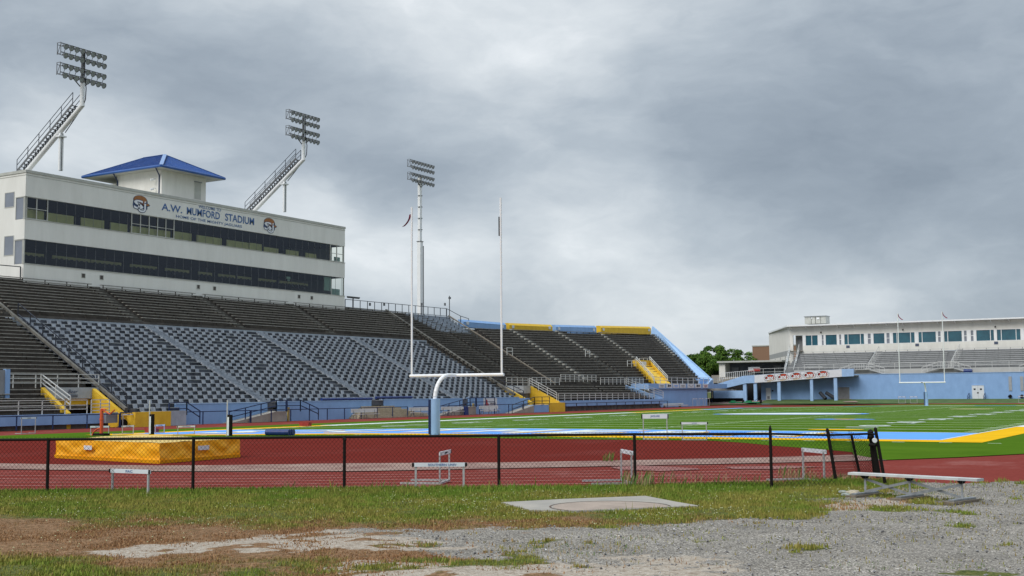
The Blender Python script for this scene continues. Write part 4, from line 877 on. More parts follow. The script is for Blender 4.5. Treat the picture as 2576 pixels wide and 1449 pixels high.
rail('white raking handrail above the near gold tunnel wall', [(-77.6, 60.4, 2.85), (-74.6, 60.7, 1.15)], .95, WRAIL, T3, 1.6)
rail('dark raking railing beside the chair seats at their left edge', [P3(-73.9, 65.4, .15), P3(-91.3, 68.5, .15)], 1.0, BRAIL, (.05, 1), 2.4, .035)
rail('dark railing along the top row right of the press box', [(-101, 126, 13.5), (-101, 150.0, 13.6)], 1.15, BRAIL, (.04, 1), 1.55, .035)
rail('dark railing stepping down at the far end of the top row', [(-101, 150.1, 13.6), (-99.5, 151.6, 12.5), (-99.3, 153.5, 12.2)], 1.15, BRAIL, (.05, 1), 1.6, .035)
rail('dark railing against the left end wall of the press box', [(-101.6, 70, 13.45), (-101.1, 76.0, 13.45)], 1.25, BRAIL, (.04, 1), 2.9, .04)
rail('dark raking railing beside the far gold tunnel', [(-78.6, 127.4, 3.1), (-75.0, 128.2, 1.4)], .95, BRAIL, (.5, 1), 1.4, .035)
rail('silver pipe railing over the far tunnel beam', [(-77.9, 129.0, 3.05), (-77.9, 134.4, 3.05)], .95, WRAIL, T3, 1.3)
rail('silver raking handrail on the far gold tunnel wall', [(-78.0, 134.9, 3.05), (-74.3, 135.4, 1.15)], .95, WRAIL, T3, 1.3)
rail('long silver pipe railing across the cross aisle of the farther stand', [(-78.0, 135.6, 3.1), (-78.3, 143.5, 3.15)], .95, WRAIL, T3, 1.4)
rail('silver pipe railing guarding the rows left of the gold stairwell', [(-78.3, 143.9, 3.6), (-78.4, 154.6, 3.6)], .95, WRAIL, T3, 1.4)
rail('silver pipe railing between the gold stairwell and the raking blue side', [(-78.4, 156, 3.25), (-78.8, 171.5, 3.3)], .95, WRAIL, T3, 1.4)
rail('silver pipe railing over the row of sponsor signs', [(-75.8, 169, 3.36), (-75.8, 197.5, 3.4)], .95, WRAIL, (.5, 1), 2.2)
rail('low silver railing on the blue parapet under the farther stand', [(FW+.2, 135.8, 1.06), (FW+.2, 165.5, 1.05)], .9, WRAIL, T3, 1.7)
rail('silver raking handrail on the pale blue stair side', [(-77.5, 162.6, 3.15), (FW+.5, 168.1, 1.2)], .95, WRAIL, T3, 1.8)
for X, Y, lb in ((2036, 1420, 'small silver gate frame in the rows right of the goal upright'), (2350, 1427, 'small silver gate frame at the foot of the aisle under the blue panel')):
    a = S(X-8, Y); rail(lb, [a, a+Vector((0, 1.5, 0))], 1.05, WRAIL, (.5, 1), 1.5, .04)
rail('silver gate frame in the rows left of the gold stairwell top', [S(2510, 1468), S(2544, 1468)], 1.05, WRAIL, (.5, 1), 1.8, .04)
rail('silver hooped rail behind the top of the gold stairwell', [S(2558, 1458), S(2606, 1456)], 1.05, WRAIL, (.5, 1), 2, .04)
rail('silver raking handrail on the left wall of the gold stairwell', [ta+Vector((0, .2, .75)), tb+Vector((0, .2, .55))], .7, WRAIL, (.5, 1), 3, .04)
rail('silver raking handrail on the right wall of the gold stairwell', [td+Vector((0, .2, .75)), tc_+Vector((0, .2, .55))], .7, WRAIL, (.5, 1), 3, .04)
# track-side dark fence and ramp handrails
TX = -73.3
def ty_(X, Y=1690): return U(X, Y, 'x', TX).y
rail('long dark blue track fence in front of the low parapet', [(TX, 40, g0), (TX, 64.2, g0)], 1.02, DBLUE, (1,), 3.0, .035)
rail('dark track fence in front of the gold pier', [(TX, 64.3, g0), (TX, ty_(600), g0)], 1.12, DBLUE, (.08, 1), 1.5, .04)
rail('dark blue track fence between the two left ramps', [(TX, ty_(604), g0), (TX, ty_(1000), g0)], 1.05, DBLUE, (1,), 2.7, .035)
rail('dark blue track fence from the second ramp to the wooden steps', [(TX, ty_(1004), g0), (TX, ty_(1630), g0)], 1.05, DBLUE, (1,), 2.6, .035)
rail('dark blue track fence behind the aluminium benches', [(TX, ty_(1655), g0), (TX, ty_(2090), g0)], 1.05, DBLUE, (1,), 3.2, .035)
rail('dark track fence around the far gold pier', [(TX, ty_(2094), g0), (TX, ty_(2215), g0)], 1.05, BRAIL, (.08, 1), 2.6, .035)
rail('dark blue track fence under the farther stand', [(TX, ty_(2220), g0), (TX, 168, g0)], 1.0, BRAIL, (1,), 3.0, .035)
def ramp(ya, yb, yc, lb1, lb2):
    """concrete ramp with handrails climbing from ya to the landing yb..yc"""
    x = FW+.05; 
    m = MB().prism([(x, ya, g0), (x, yb, g0), (x, yb, .62)], (.95, 0, 0)).box((x, yb, g0), (x+.95, yc, .62)); o = m.build('ramp', CONC, None); tag(o, lb1, 'ramp')
    rail(lb2, [(x+.9, ya, g0), (x+.9, yb, .62), (x+.9, yc, .62)], .98, DBLUE, (.5, 1), 2.0, .035)
ramp(ty_(925, 1695), yo1+.1, yo2, 'grey concrete ramp to the left opening in the blue wall', 'dark handrail climbing the left concrete ramp')
rail('dark handrail dropping right from the left opening', [(FW+1.0, yo2+.1, .62), (FW+1.0, yo2+1.9, .62), (FW+1.0, ty_(1280), g0+.1)], .98, DBLUE, (.5, 1), 1.6, .035)
rail('dark handrail dropping right beside the gold pier', [(FW+1.0, 69.4, .5), (FW+1.0, 71.3, .55), (FW+1.0, ty_(806), g0+.1)], 1.0, DBLUE, (.5, 1), 1.6, .035)
ramp(ty_(1760, 1665), yo5+.1, yo6, 'grey concrete ramp to the right opening in the blue wall', 'dark handrail climbing the middle concrete ramp')
rail('dark handrail dropping right from the right opening', [(FW+1.0, yo6+.1, .62), (FW+1.0, yo6+4, .62), (FW+1.0, ty_(1985), g0+.1)], .98, DBLUE, (.5, 1), 2.2, .035)
m = MB().prism([(FW+.4, ty_(2040, 1650), g0), (FW+.4, ty_(2130, 1650), g0), (FW+.4, ty_(2130, 1650), .55)], (1., 0, 0)); tag(m.build('ramp', CONC), 'grey concrete ramp left of the far gold pier', 'ramp')
m = MB().box((FW+.5, ty_(2131, 1650), g0), (FW+1.4, ty_(2190, 1650), .62)); tag(m.build('low_wall', BLUE), 'small pale blue wall block left of the far gold pier', 'wall block')
rail('dark handrail climbing the far concrete ramp to the tunnel', [(FW+1.5, ty_(2040, 1650), g0), (FW+1.5, ty_(2130, 1650), .6), (FW+1.5, ty_(2190, 1650), .6)], .98, BRAIL, (.5, 1), 2.2, .035)

# ------------------------------------------------------------------ end building: blue wall, ramp with signs, kiosk, bleachers, press level
eb = thing('end_zone_building', 'low pale blue end zone building with signs along its sloping ramp', 'building', (-50, 203, .5))
RX = 10.
MB().box((-54.8, 203, 0), (RX, 203.4, 4.72)).build('wall', BLUE, eb)
MB().box((-54.9, 202.93, 4.72), (RX, 203.5, 4.8)).build('wall_cap', BLUE2, eb)
m = MB(); m.prism([(-70.9, 203, -.2), (-54.8, 203, -.2), (-54.8, 203, 4.6), (-70.9, 203, 3.5)], (0, .4, 0)); m.build('wall', BLUE, eb)
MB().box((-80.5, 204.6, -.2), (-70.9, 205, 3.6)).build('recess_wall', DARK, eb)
m = MB()
P = [(-77.9, 3.3), (-77.9, 3.32), (-73.0, 4.72), (-70.93, 4.82), (-55.9, 5.62), (-53.95, 5.64), (-53.95, 4.42), (-55.9, 4.34), (-70.93, 3.48), (-72.5, 3.44), (-76.0, 2.7)]
m.prism([(x, 199.9, z) for x, z in P], (0, .35, 0)); m.build('ramp_parapet', BLUE2, eb)
m = MB().prism([(-77.9, 200.3, 2.9), (-72.5, 200.3, 3.5), (-55.9, 200.3, 4.4), (-53.95, 200.3, 4.45), (-53.95, 200.3, 4.6), (-55.9, 200.3, 4.6), (-72.5, 200.3, 3.7), (-77.9, 200.3, 3.1)], (0, 2.7, 0)); m.build('ramp_slab', CONC, eb)
for x0, x1, z in ((-71.2, -70.65, 3.5), (-67.0, -66.45, 3.75), (-61.35, -60.85, 4.05), (-57.35, -56.8, 4.35), (-73.1, -72.5, 3.45)):
    MB().box((x0, 200.05, .0), (x1, 200.5, z)).build('pillar', BLUE2, eb)
def zfas(x, t): return lerp1(np.interp(x, [-70.93, -55.9], [3.50, 4.36]), np.interp(x, [-70.93, -55.9], [4.80, 5.60]), t)
sg = MB().prism([(-70.93, 199.86, 3.5), (-55.9, 199.86, 4.36), (-55.9, 199.86, 5.60), (-70.93, 199.86, 4.80)], (0, .03, 0)).build('sign_board', SIGNW, eb)
for i in range(5):
    cx = -68.15+i*2.28; sl_ = .0553; Z = zfas(cx, .52); k = lambda x, z, d: (cx+x, 199.85-d, Z+z+x*sl_)
    lg = MB(); lg.poly([k(-.1+.98*math.cos(a), .03+.52*math.sin(a), .0) for a in np.linspace(0, 6.283, 22)[:-1]]); lg = lg.build('emblem', BLACK, sg)
    e = MB(); e.poly([k(.1+.84*math.cos(a), -.02+.44*math.sin(a), .006) for a in np.linspace(0, 6.283, 22)[:-1]]); e.build('emblem_shape', RED, lg)
    e = MB(); e.poly([k(-.35, .28, .012), k(.35, .3, .012), k(.3, .44, .012), k(-.3, .42, .012)]); e.build('emblem_shape', ORANGE, lg)
    e = MB(); e.poly([k(-.5, -.5, .012), k(.75, -.28, .012), k(.7, -.42, .012), k(.0, -.62, .012), k(-.6, -.62, .012)]); e.build('emblem_shape', CREAM, lg)
    text("Cane's", k(-1.05, -.44, .018), (2.1, 0, 2.1*sl_), (0, 0, .94), BLACK, lg, bold=.06, shear=.2); text("Cane's", k(-1.0, -.40, .03), (2.0, 0, 2.0*sl_), (0, 0, .86), WHITE, lg, bold=.025, shear=.2)
# doors
def door(par, x0, x1, z0, z1, y, mt, nm='door'):
    d = MB().box((x0, y-.03, z0), (x1, y+.02, z1)).build(nm, mt, par); MB().box((x0-.1, y-.06, z0), (x0, y+.02, z1+.1)).box((x1, y-.06, z0), (x1+.1, y+.02, z1+.1)).box((x0, y-.06, z1), (x1, y+.02, z1+.1)).build('door_frame', BLUE2, d); return d
d = door(eb, -70.0, -69.15, .45, 2.6, 202.97, SIGNW); MB().box((-69.8, 202.92, .7), (-69.35, 202.935, 1.2)).build('door_louvre', GREYP, d)
MB().box((-68.95, 202.9, 2.0), (-68.7, 202.99, 2.25)).build('lamp_box', BLACK, eb)
d = door(eb, -57.6, -55.55, .5, 2.62, 202.97, GREYP, 'roller_door')
m = MB()
for z in np.arange(.62, 2.6, .16): m.box((-57.6, 202.93, z), (-55.55, 202.945, z+.05))
m.build('door_slats', mat('door_rib', (.17, .175, .18), .6, .1, 2), d)
d = door(eb, -36.1, -34.3, .62, 2.72, 202.97, SIGNW, 'double_door'); MB().box((-35.85, 202.92, 2.0), (-35.55, 202.93, 2.25)).box((-34.9, 202.92, 2.0), (-34.6, 202.93, 2.25)).box((-35.35, 202.92, 1.45), (-35.1, 202.93, 1.65)).build('door_window', BLACK, d)
MB().box((-35.21, 202.92, .64), (-35.19, 202.93, 2.7)).build('door_seam', GREYP, d)
for x in (-30.6, -28.9, -26):
    MB().box((x, 202.9, 1.85), (x+.45, 203, 4.08)).build('wall_louvre', mat('louvre_grey', (.33, .345, .36), .6, .1, 2), eb)
for x in (-30.45, -28.75):
    m = MB(); m.tube((x, 203, 1.0), (x, 202.5, .95), .26, 12, r2=.26, caps=False); m.tube((x, 202.95, 1.0), (x, 202.55, .95), .2, 10); m.build('wall_fan', BLACK, eb)
m = MB()
for i in range(4): m.box((-36.3, 202.9-.35*i, -.1), (-34.2, 202.9-.35*(i+1)+.0, .58-.14*i))
m.build('entrance_steps', ROAD, eb)
for x in (-36.5, -34.1):
    rail('dark steel handrail on the %s side of the steps to the white double doors' % ('left' if x < -35 else 'right'), [(x, 202.7, .6), (x, 201.2, .1)], .95, DBLUE, (.5, 1), 1.5, .035)
# low stair wall left of the ramp
m = MB().box((-78.5, 200, .9), (-72.95, 200.3, 2.2)); m.build('stair_wall', BLUE2, eb)
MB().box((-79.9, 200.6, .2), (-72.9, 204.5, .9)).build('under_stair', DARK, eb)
m = MB().prism([(-81.5, 200.4, 1.9), (-78.3, 200.4, 2.2), (-74.3, 200.4, 2.24), (-80.2, 200.4, 3.3), (-82, 200.4, 3.3)], (0, 2.5, 0)); m.build('stair_flight', CONC, eb)
m = MB()
for i in range(9): m.bar((-80.6+i*.72, 200.2, 3.28-i*.115), (-80.6+i*.72+.45, 202.6, 3.28-i*.115), .12, .05)
m.build('stair_tread', WOOD, eb)
MB().box((-80.0, 200.1, .2), (-79.9, 200.4, 2.3)).box((-79.0, 200.1, .2), (-78.9, 200.4, 2.3)).build('stair_post', DBLUE, eb)
# kiosk
ki = thing('kiosk', 'low white kiosk with a dark open counter front beside the tree', 'kiosk', (-77, 215, 4.5))
MB().box((-83.4, 215.6, 4), (-82.2, 220, 7.5)).build('side_wall', STUCCO2, ki)
MB().box((-82.2, 218.3, 4), (-71, 218.6, 7.5)).build('back_wall', mat('kiosk_grey', (.16, .17, .19), .7, .1, 2), ki)
MB().quadbox([(-83.6, 215, 7.42), (-71, 215, 7.42), (-71, 220, 7.3), (-83.6, 220, 7.3), (-83.6, 215, 7.72), (-71, 215, 7.72), (-71, 220, 7.6), (-83.6, 220, 7.6)]).build('roof', CORN, ki)
MB().box((-83, 215, 2), (-60, 215.4, 4.75)).build('base_wall', CONC, ki)
MB().box((-81.8, 217.9, 4.7), (-80.4, 218.2, 6.6)).build('door', GREYP, ki); MB().box((-73.6, 217.9, 4.7), (-72.2, 218.2, 6.8)).build('door', GREYP, ki)
m = MB()
for x0, x1 in ((-79.6, -76.8), (-75.8, -73.8)): m.box((x0, 218.1, 5.6), (x1, 218.28, 6.7))
m.build('shutter', mat('shutter_grey', (.12, .135, .16), .6, .1, 2), ki)
s_ = MB().box((-77.9, 216.2, 5.75), (-75.6, 216.3, 6.55)).build('kiosk_sign', SIGNW, ki); MB().box((-76.9, 216.15, 5.75), (-75.62, 216.18, 6.3)).box((-77.88, 216.15, 5.75), (-76.9, 216.18, 5.95)).build('emblem', RED, s_)
rail('white picket railing along the raised walk before the kiosk', [(-82.0, 213, 4.3), (-75.3, 212, 4.75)], 1.15, WHITE, (.1, 1), .42, .03)
rail('pale railing along the top of the ramp right of the picket railing', [(-75.0, 210, 4.85), (-62, 209.5, 5.05)], 1.2, WRAIL, (.5, 1), 2.2, .03)
# bleachers
bl = thing('bleachers', 'aluminium bleachers above the pale blue end wall', 'bleachers', (-40, 212, 5))
B0 = Vector((-65.2, 208.6, 5.75)); N = 10
MB().box((-66, 206.2, 3), (RX, 206.6, 5.62)).build('front_wall', mat('bleacher_concrete', (.42, .42, .41), .85, .1, .8), bl)
MB().box((-68.5, 204, 4.6), (RX, 208.5, 4.72)).build('walkway', CONC, bl)
secs = [(-65.2, -68.6, -54.6, -54.8), (-53.2, -53.4, -41.4, -42.2), (-39.4, -40.5, -26.5, -27.4), (-24.5, -25.5, 9, 9)]
for i in range(N):
    z = 5.75+i*.34; y = 208.8+i*.84
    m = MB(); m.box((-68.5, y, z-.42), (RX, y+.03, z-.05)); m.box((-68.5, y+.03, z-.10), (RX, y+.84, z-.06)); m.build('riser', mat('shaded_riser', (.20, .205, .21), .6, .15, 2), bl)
    for a0, a1, b0, b1 in secs:
        xa, xb = lerp1(a0, a1, i/N), lerp1(b0, b1, i/N)
        m = MB().box((xa, y+.25, z+.28), (xb, y+.52, z+.33))
        for x in np.arange(xa+.6, xb, 1.9): m.box((x-.03, y+.38, z-.05), (x+.03, y+.5, z+.27), 1)
        m.build('bench_board', [mat('bleacher_seat', (.58, .585, .58), .5, .12, 1.5), MATS['shaded_riser']], bl)
for sx in (-54, -40.4, -25.5):
    m = MB()
    for i in range(N): z = 5.75+i*.34; y = 208.8+i*.84; m.box((sx-.55, y+.4, z-.05), (sx+.55, y+.82, z+.14))
    m.build('aisle_steps', MATS['bleacher_concrete'], bl)
    m = MB(); m.bar((sx+.05, 209.5, 6.7), (sx+.05, 217, 9.8), .07, .07)
    for i in range(5): q = lerp((sx+.05, 209.5, 5.8), (sx+.05, 217, 8.9), i/4); m.bar(q, q+Vector((0, 0, .95)), .06, .06, up=(0, 1, 0))
    m.build('aisle_rail', WRAIL, bl)
    # stair platform with rails in front
    m = MB().box((sx-1.3, 205.3, 5.5), (sx+1.1, 208.6, 5.66))
    for s2 in (-1, 1):
        e = sx+s2*1.2; m.bar((e, 205.6, 5.55), (e+s2*2.6, 205.6, 4.75), .9, .1)
    m.build('stair_platform', MATS['bleacher_concrete'], bl)
    m = MB()
    for hh in (.45, .9, 1.0):
        m.bar((sx-1.25, 205.2, 5.66+hh), (sx+1.15, 205.2, 5.66+hh), .05, .05)
        for s2 in (-1, 1): m.bar((sx+s2*1.2, 205.2, 5.66+hh), (sx+s2*3.8, 205.2, 4.8+hh), .05, .05)
    for x in (-1.25, -.8, -.4, 0, .4, .8, 1.15): m.bar((sx+x, 205.2, 5.6), (sx+x, 205.2, 6.66), .05, .05, up=(0, 1, 0))
    for s2 in (-1, 1):
        for f in (.33, .66, 1): m.bar((sx+s2*(1.2+2.6*f), 205.2, 5.6-.86*f), (sx+s2*(1.2+2.6*f), 205.2, 6.66-.86*f), .05, .05, up=(0, 1, 0))
    m.build('stair_rail', WRAIL, bl)
rail('silver railing along the foot of the aluminium bleachers', [(-64.5, 207.5, 5.65), (RX, 207.5, 5.65)], .95, WRAIL, (.5, 1), 2.6, .03)
# raking side stair at the left end
m = MB()
for sx in (-70.2, -68.5): m.bar((sx+1.4, 209.4, 4.9), (sx, 217.4, 9.6), .12, .5)
for i in range(14): q = lerp((-68.1, 209.6, 4.9), (-69.4, 217.2, 9.4), i/14); m.box(q+Vector((-.7, 0, 0)), q+Vector((.7, .5, .06)))
m.build('side_stair', ALU, bl)
m = MB()
for sx in (-70.2, -68.5):
    m.bar((sx+1.4, 209.4, 5.9), (sx, 217.4, 10.6), .07, .07)
    for i in range(6): q = lerp((sx+1.4, 209.4, 4.9), (sx, 217.4, 9.6), i/5); m.bar(q, q+Vector((0, 0, 1.0)), .06, .06, up=(0, 1, 0))
m.build('side_stair_rail', WRAIL, bl)
b = MB().tube((-37.6, 205, 5.05), (-36.3, 205, 5.05), .36, 10, r2=.3); tag(b.build('tarpaulin_bundle', BVINYL, smooth=True), 'dark blue tarpaulin bundle on the wall top right of the far goal', 'tarpaulin')
# press level
pl = thing('press_level_building', 'white press level with teal windows above the aluminium bleachers', 'building', (-40, 220, 9))
W0, WT = 10.3, 12.25; FY = 218.
MB().box((-68.0, FY, 8.9), (RX, FY+.3, W0)).build('wall', STUCCO2, pl); MB().box((-68.0, FY, WT), (RX, FY+.3, 14.0)).build('wall', STUCCO2, pl)
MB().box((-70.4, FY, 4), (-69.8, FY+.3, 14.2)).box((-69.8, FY, 12.3), (-68, FY+.3, 14.1)).build('wall', STUCCO2, pl)
SX, SY = -84.6, 248.
MB().prism([(-70.4, FY, 9.6), (-70.4, FY, 14.1), (SX, SY, 14.3), (SX, SY, 9.65)], (.3, .12, 0)).build('side_wall', STUCCO2, pl)
MB().prism([(-70.42, FY, 8.65), (-70.42, FY, 9.6), (SX, SY, 9.65), (SX, SY, 8.7)], (.3, .12, 0)).build('side_band', mat('band_grey', (.36, .365, .36), .85, .08, 1), pl)
MB().prism([(-70.4, FY, 3.5), (-70.4, FY, 8.65), (SX, SY, 8.7), (SX, SY, 3.5)], (.3, .12, 0)).build('side_wall', STUCCO2, pl)
for t in (.18, .42, .68):
    q = lerp((-70.46, FY, 0), (SX, SY, 0), t); MB().bar(q+Vector((0, 0, 3.5)), q+Vector((0, 0, 8.6)), .25, .12, up=(0, 1, 0)).build('side_pilaster', MATS['band_grey'], pl)
for t, z in ((.1, 7.9), (.1, 6.2), (.5, 7.9)):
    q = lerp((-70.5, FY, z), (SX, SY, z), t); MB().tube(q, q+Vector((0, -.35, -.1)), .16, 8).build('wall_lamp', BLACK, pl)
MB().box((-69.8, FY+1.6, 8.9), (-68, FY+1.7, 12.3)).build('doorway', CORN, pl); MB().box((-69.5, FY+1.5, 9.5), (-68.3, FY+1.58, 12)).build('door', GREYP, pl)
MB().box((-70.4, FY-.6, 9.3), (-67.9, FY+1.6, 9.42)).build('landing', CONC, pl)
wl = [(-67.5, -65.1, 1), (-64.5, -64.0, 0), (-63.8, -61.6, 2), (-61.3, -60.8, 0), (-60.4, -56.7, 3), (-56.2, -55.5, 0), (-55.2, -53.1, 2), (-52.9, -52.2, 0), (-51.8, -47.9, 3), (-47.4, -44.3, 4), (-44.1, -43.5, 0), (-43.1, -40.0, 4), (-39.8, -39.2, 0), (-38.7, -38.1, 0), (-37.8, -34.8, 5), (-34.5, -30.6, 3), (-30.2, -29.7, 0), (-29.5, -26.5, 3), (-26, -22, 3), (-21.5, -17, 3), (-16.5, -12, 3), (-11, -6, 3)]
px = -68.0
for a, b, kd in wl:
    MB().box((px, FY, W0), (a, FY+.3, WT)).build('wall', WHITEG if a-px < .6 else STUCCO2, pl); px = b
    w = MB().box((a, FY+.12, W0+.05), (b, FY+.16, WT)).build('window', GREYG if kd == 0 else TEAL, pl)
    f = MB().box((a, FY-.02, W0-.02), (b, FY+.2, W0+.05)).box((a, FY-.02, WT-.08), (b, FY+.2, WT)).box((a, FY-.02, W0+.05), (a+.09, FY+.2, WT-.08)).box((b-.09, FY-.02, W0+.05), (b, FY+.2, WT-.08))
    if kd == 0: f.box((a+.09, FY+.04, (W0+WT)/2-.05), (b-.09, FY+.2, (W0+WT)/2+.05))
    for t in {1: (.5,), 3: (.2, .8), 4: (.22,), 5: (.78,)}.get(kd, ()): x = lerp1(a, b, t); f.box((x-.05, FY+.05, W0+.05), (x+.05, FY+.2, WT-.08))
    f.build('window_frame', WHITEG, w)
MB().box((px, FY, W0), (RX, FY+.3, WT)).build('wall', STUCCO2, pl)
m = MB(); m.quadbox([(-70.5, FY-1.5, 13.84), (RX, FY-1.5, 13.84), (RX, SY, 14.2), (SX-.2, SY, 14.2), (-70.5, FY-1.5, 14.06), (RX, FY-1.5, 14.06), (RX, SY, 14.5), (SX-.2, SY, 14.5)]); m.build('roof', WHITEG, pl)
m = MB()
for x in np.arange(-70, RX, 2.9): m.bar((x, FY, 13.4), (x, FY-1.4, 13.86), .08, .12)
m.build('roof_bracket', WHITEG, pl)
for x in (-47.9, -34.9, -60.0): MB().box((x, FY-.06, 9.7), (x+.62, FY-.01, 10.15)).build('wall_sign', mat('plate_blue', (.07, .09, .14), .5, .1, 3), pl)
for x in (-64.5, -49.9, -34.6): MB().tube((x, FY-.1, 12.7), (x, FY-.3, 12.6), .12, 8).build('wall_lamp', BLACK, pl)
hv = thing('air_conditioning_unit', 'grey rooftop air conditioning unit above the press level', 'air conditioner', (-67, 224, 14.6))
m = MB()
for a, b in ((-69.2, -68), (-67.9, -67.2), (-67.1, -66.2), (-66.1, -65.2)): m.box((a, 223.5, 14.6), (b, 226, 15.95))
m.build('unit_body', CORN, hv); m = MB().box((-69.3, 223.3, 15.95), (-65.1, 226.1, 16.05)); m.build('unit_top', GREYP, hv)
MB().box((-67.9, 223.4, 15.5), (-67.75, 223.45, 15.8)).box((-66.9, 223.4, 15.4), (-66.4, 223.45, 15.75)).build('access_panel', WHITE, hv)
# brown brick block behind
bb = thing('brick_building', 'plain brown brick building behind the white press level', 'building', (-90, 262, 0)); MB().box((-92.6, 260, 0), (-80, 275, 12)).build('wall', BRICK, bb); MB().box((-92.7, 259.9, 12), (-80, 275, 12.25)).build('coping', CORN, bb)
lw = MB().box((-93, 236, 0), (-83, 236.4, 5.4)); tag(lw.build('boundary_wall', CONC), 'low cream concrete wall in front of the tree', 'wall')

# ------------------------------------------------------------------ trees
def tree(x, y, h, rad, label, seed, n=5200):
    r = np.random.default_rng(seed); t = thing('tree', label, 'tree', (x, y, 0), group='green trees behind the end building')
    tr = MB(); tr.tube((0, 0, 0), (0, 0, h*.35), .45, 8, r2=.3)
    lob = []
    for i in range(24):
        a = r.random()*6.28; q = r.random()**.5*rad*.85; z = h*(.36+.56*r.random()*(1-.45*(q/rad)**2)); s = rad*(.17+.13*r.random())
        lob.append((q*math.cos(a), q*math.sin(a), min(z, h-s*.8), s))
        tr.tube((0, 0, h*.3), (q*math.cos(a), q*math.sin(a), z), .14, 5, r2=.05)
    tr.build('trunk', BARK, None).parent = t
    L = np.array(lob); k = r.integers(0, len(L), n); d = r.normal(size=(n, 3)); d /= np.linalg.norm(d, axis=1)[:, None]; d[:, 2] = np.where(d[:, 2] < -.35, -d[:, 2], d[:, 2])
    P = L[k, :3]+d*(L[k, 3]*(.72+.36*r.random(n)))[:, None]*np.array([1, 1, .8])
    V = []; col = []; nrm = d+r.normal(size=(n, 3))*.55; nrm /= np.linalg.norm(nrm, axis=1)[:, None]
    a = np.cross(nrm, r.normal(size=(n, 3))); a /= np.linalg.norm(a, axis=1)[:, None]; b = np.cross(nrm, a); s = (.13+.17*r.random(n))[:, None]
    V = np.stack([P-a*s, P-b*s*.6, P+a*s, P+b*s*.6], 1).reshape(-1, 3)
    tone = r.random((n, 1)); lobt = r.random(len(L))[k][:, None]
    col = np.array([.028, .075, .012])*(1-tone)+np.array([.105, .18, .024])*tone; col = col*(.8+.4*lobt)
    o = blades('crown', V, col, n, None, None); o.parent = t; del o['kind']
    return t
for i, (X, Y, rad, y) in enumerate(((2790, 1385, 5.6, 262), (2862, 1366, 5.4, 258), (2955, 1366, 5.9, 262), (2905, 1405, 5.4, 252), (2750, 1420, 4.6, 266), (3040, 1425, 4.6, 266), (2820, 1425, 5.0, 250))):
    p = U(X, Y, 'y', y)
    tree(p.x, y, p.z+.4, rad, ['round green tree rising over the raking blue parapet', 'tall green tree with the left of the two highest crowns', 'tall green tree with the right of the two highest crowns', 'dense green tree between and before the two tall crowns', 'low green tree just right of the raking blue parapet', 'low green tree touching the brown brick building', 'dense green tree over the low cream wall'][i], 10+i, 6500)

# ------------------------------------------------------------------ goal posts
def goal(label, yb, side):
    """yb = the plane of the crossbar; the padded post stands on side*y from it"""
    t = thing('goal_post', label, 'goal post', (0, 0, 0), group='white goose neck goal posts')
    L = lambda x, y, z: (x, y, z)
    MB().tube(L(-2.93, -side*1.95, 3.05), L(2.93, -side*1.95, 3.05), .085, 12).build('crossbar', WHITEG, t, smooth=True)
    for x in (-2.82, 2.82):
        u = MB().tube(L(x, -side*1.95, 3.05), L(x, -side*1.95, 12.19), .055, 10).build('upright', WHITEG, t, smooth=True)
    pts = [(0, 0, 0), (0, 0, 1.75)]+[(0, -side*(1.25-1.25*math.cos(a)), 1.75+1.30*math.sin(a)) for a in np.linspace(.15, math.pi/2, 9)]+[(0, -side*1.95, 3.05)]
    MB().path(pts, .10, 12).build('gooseneck', WHITEG, t, smooth=True)
    p = MB(); 
    P = []
    for a in range(20):
        th = 2*math.pi*a/20; r_ = .27 if abs(math.cos(th)) < .9 else .25; P.append((r_*math.cos(th)*1.02, r_*math.sin(th), .02))
    p.prism(P, (0, 0, 1.82)); p.build('post_pad', BLUE2, t, smooth=True)
    MB().box((-.22, -.26, .05), (-.165, -.18, 1.82)).box((-.11, -.30, .05), (-.06, -.24, 1.82)).build('pad_seam', DBLUE, t)
    MB().box((-.1, -side*1.95-.09, 2.99), (.08, -side*1.95-.08-.02, 3.09)).build('clamp', BLACK, t)
    t['at'] = (XC, yb+side*1.95, 0); return t
g1 = goal('near goose neck goal with a pale blue padded post', Y0, -1); g2 = goal('far goose neck goal standing before the pale blue end wall', YE, 1)
def ribbon(par, pts, w, nm, mt):
    m = MB()
    for i, (p, q) in enumerate(zip(pts, pts[1:])):
        p, q = Vector(p), Vector(q); u = Vector((0, .25, 1)).normalized()*w
        if (q-p).normalized().cross(u).length < .02: continue
        m.poly([p-Vector((0, .03, w*.5)), q-Vector((0, .03, w*.5)), q+Vector((0, .03, w*.5)), p+Vector((0, .03, w*.5))])
    return m.build(nm, mt, par)
def flag(par, x, y, z, s, L=.75):
    m = MB(); P = []
    for i in range(9):
        t = i/8; c = Vector((x-s*(.05+L*.62*t**1.9), y, z-L*(1-(1-t)**1.15)*.85)); P.append(c)
    for a, b, i in zip(P, P[1:], range(8)):
        w = Vector((.045+.05*(i/8)**3, .03, .02)); m.poly([a-w, b-w*1.05, b+w*1.05, a+w])
    m.build('wind_ribbon', PINKT, par)
flag(g1, -2.88, 1.95, 11.8, 1); flag(g2, -2.82, -1.95, 12.1, -1, .95); flag(g2, 2.82, -1.95, 12.1, -1, .95)
MB().box((2.74, 1.85, 10.2), (2.75, 1.95, 11.2)).build('wind_ribbon', BLACK, g1)
for g_ in (g1, g2): g_.location = tuple(g_['at']); del g_['at']

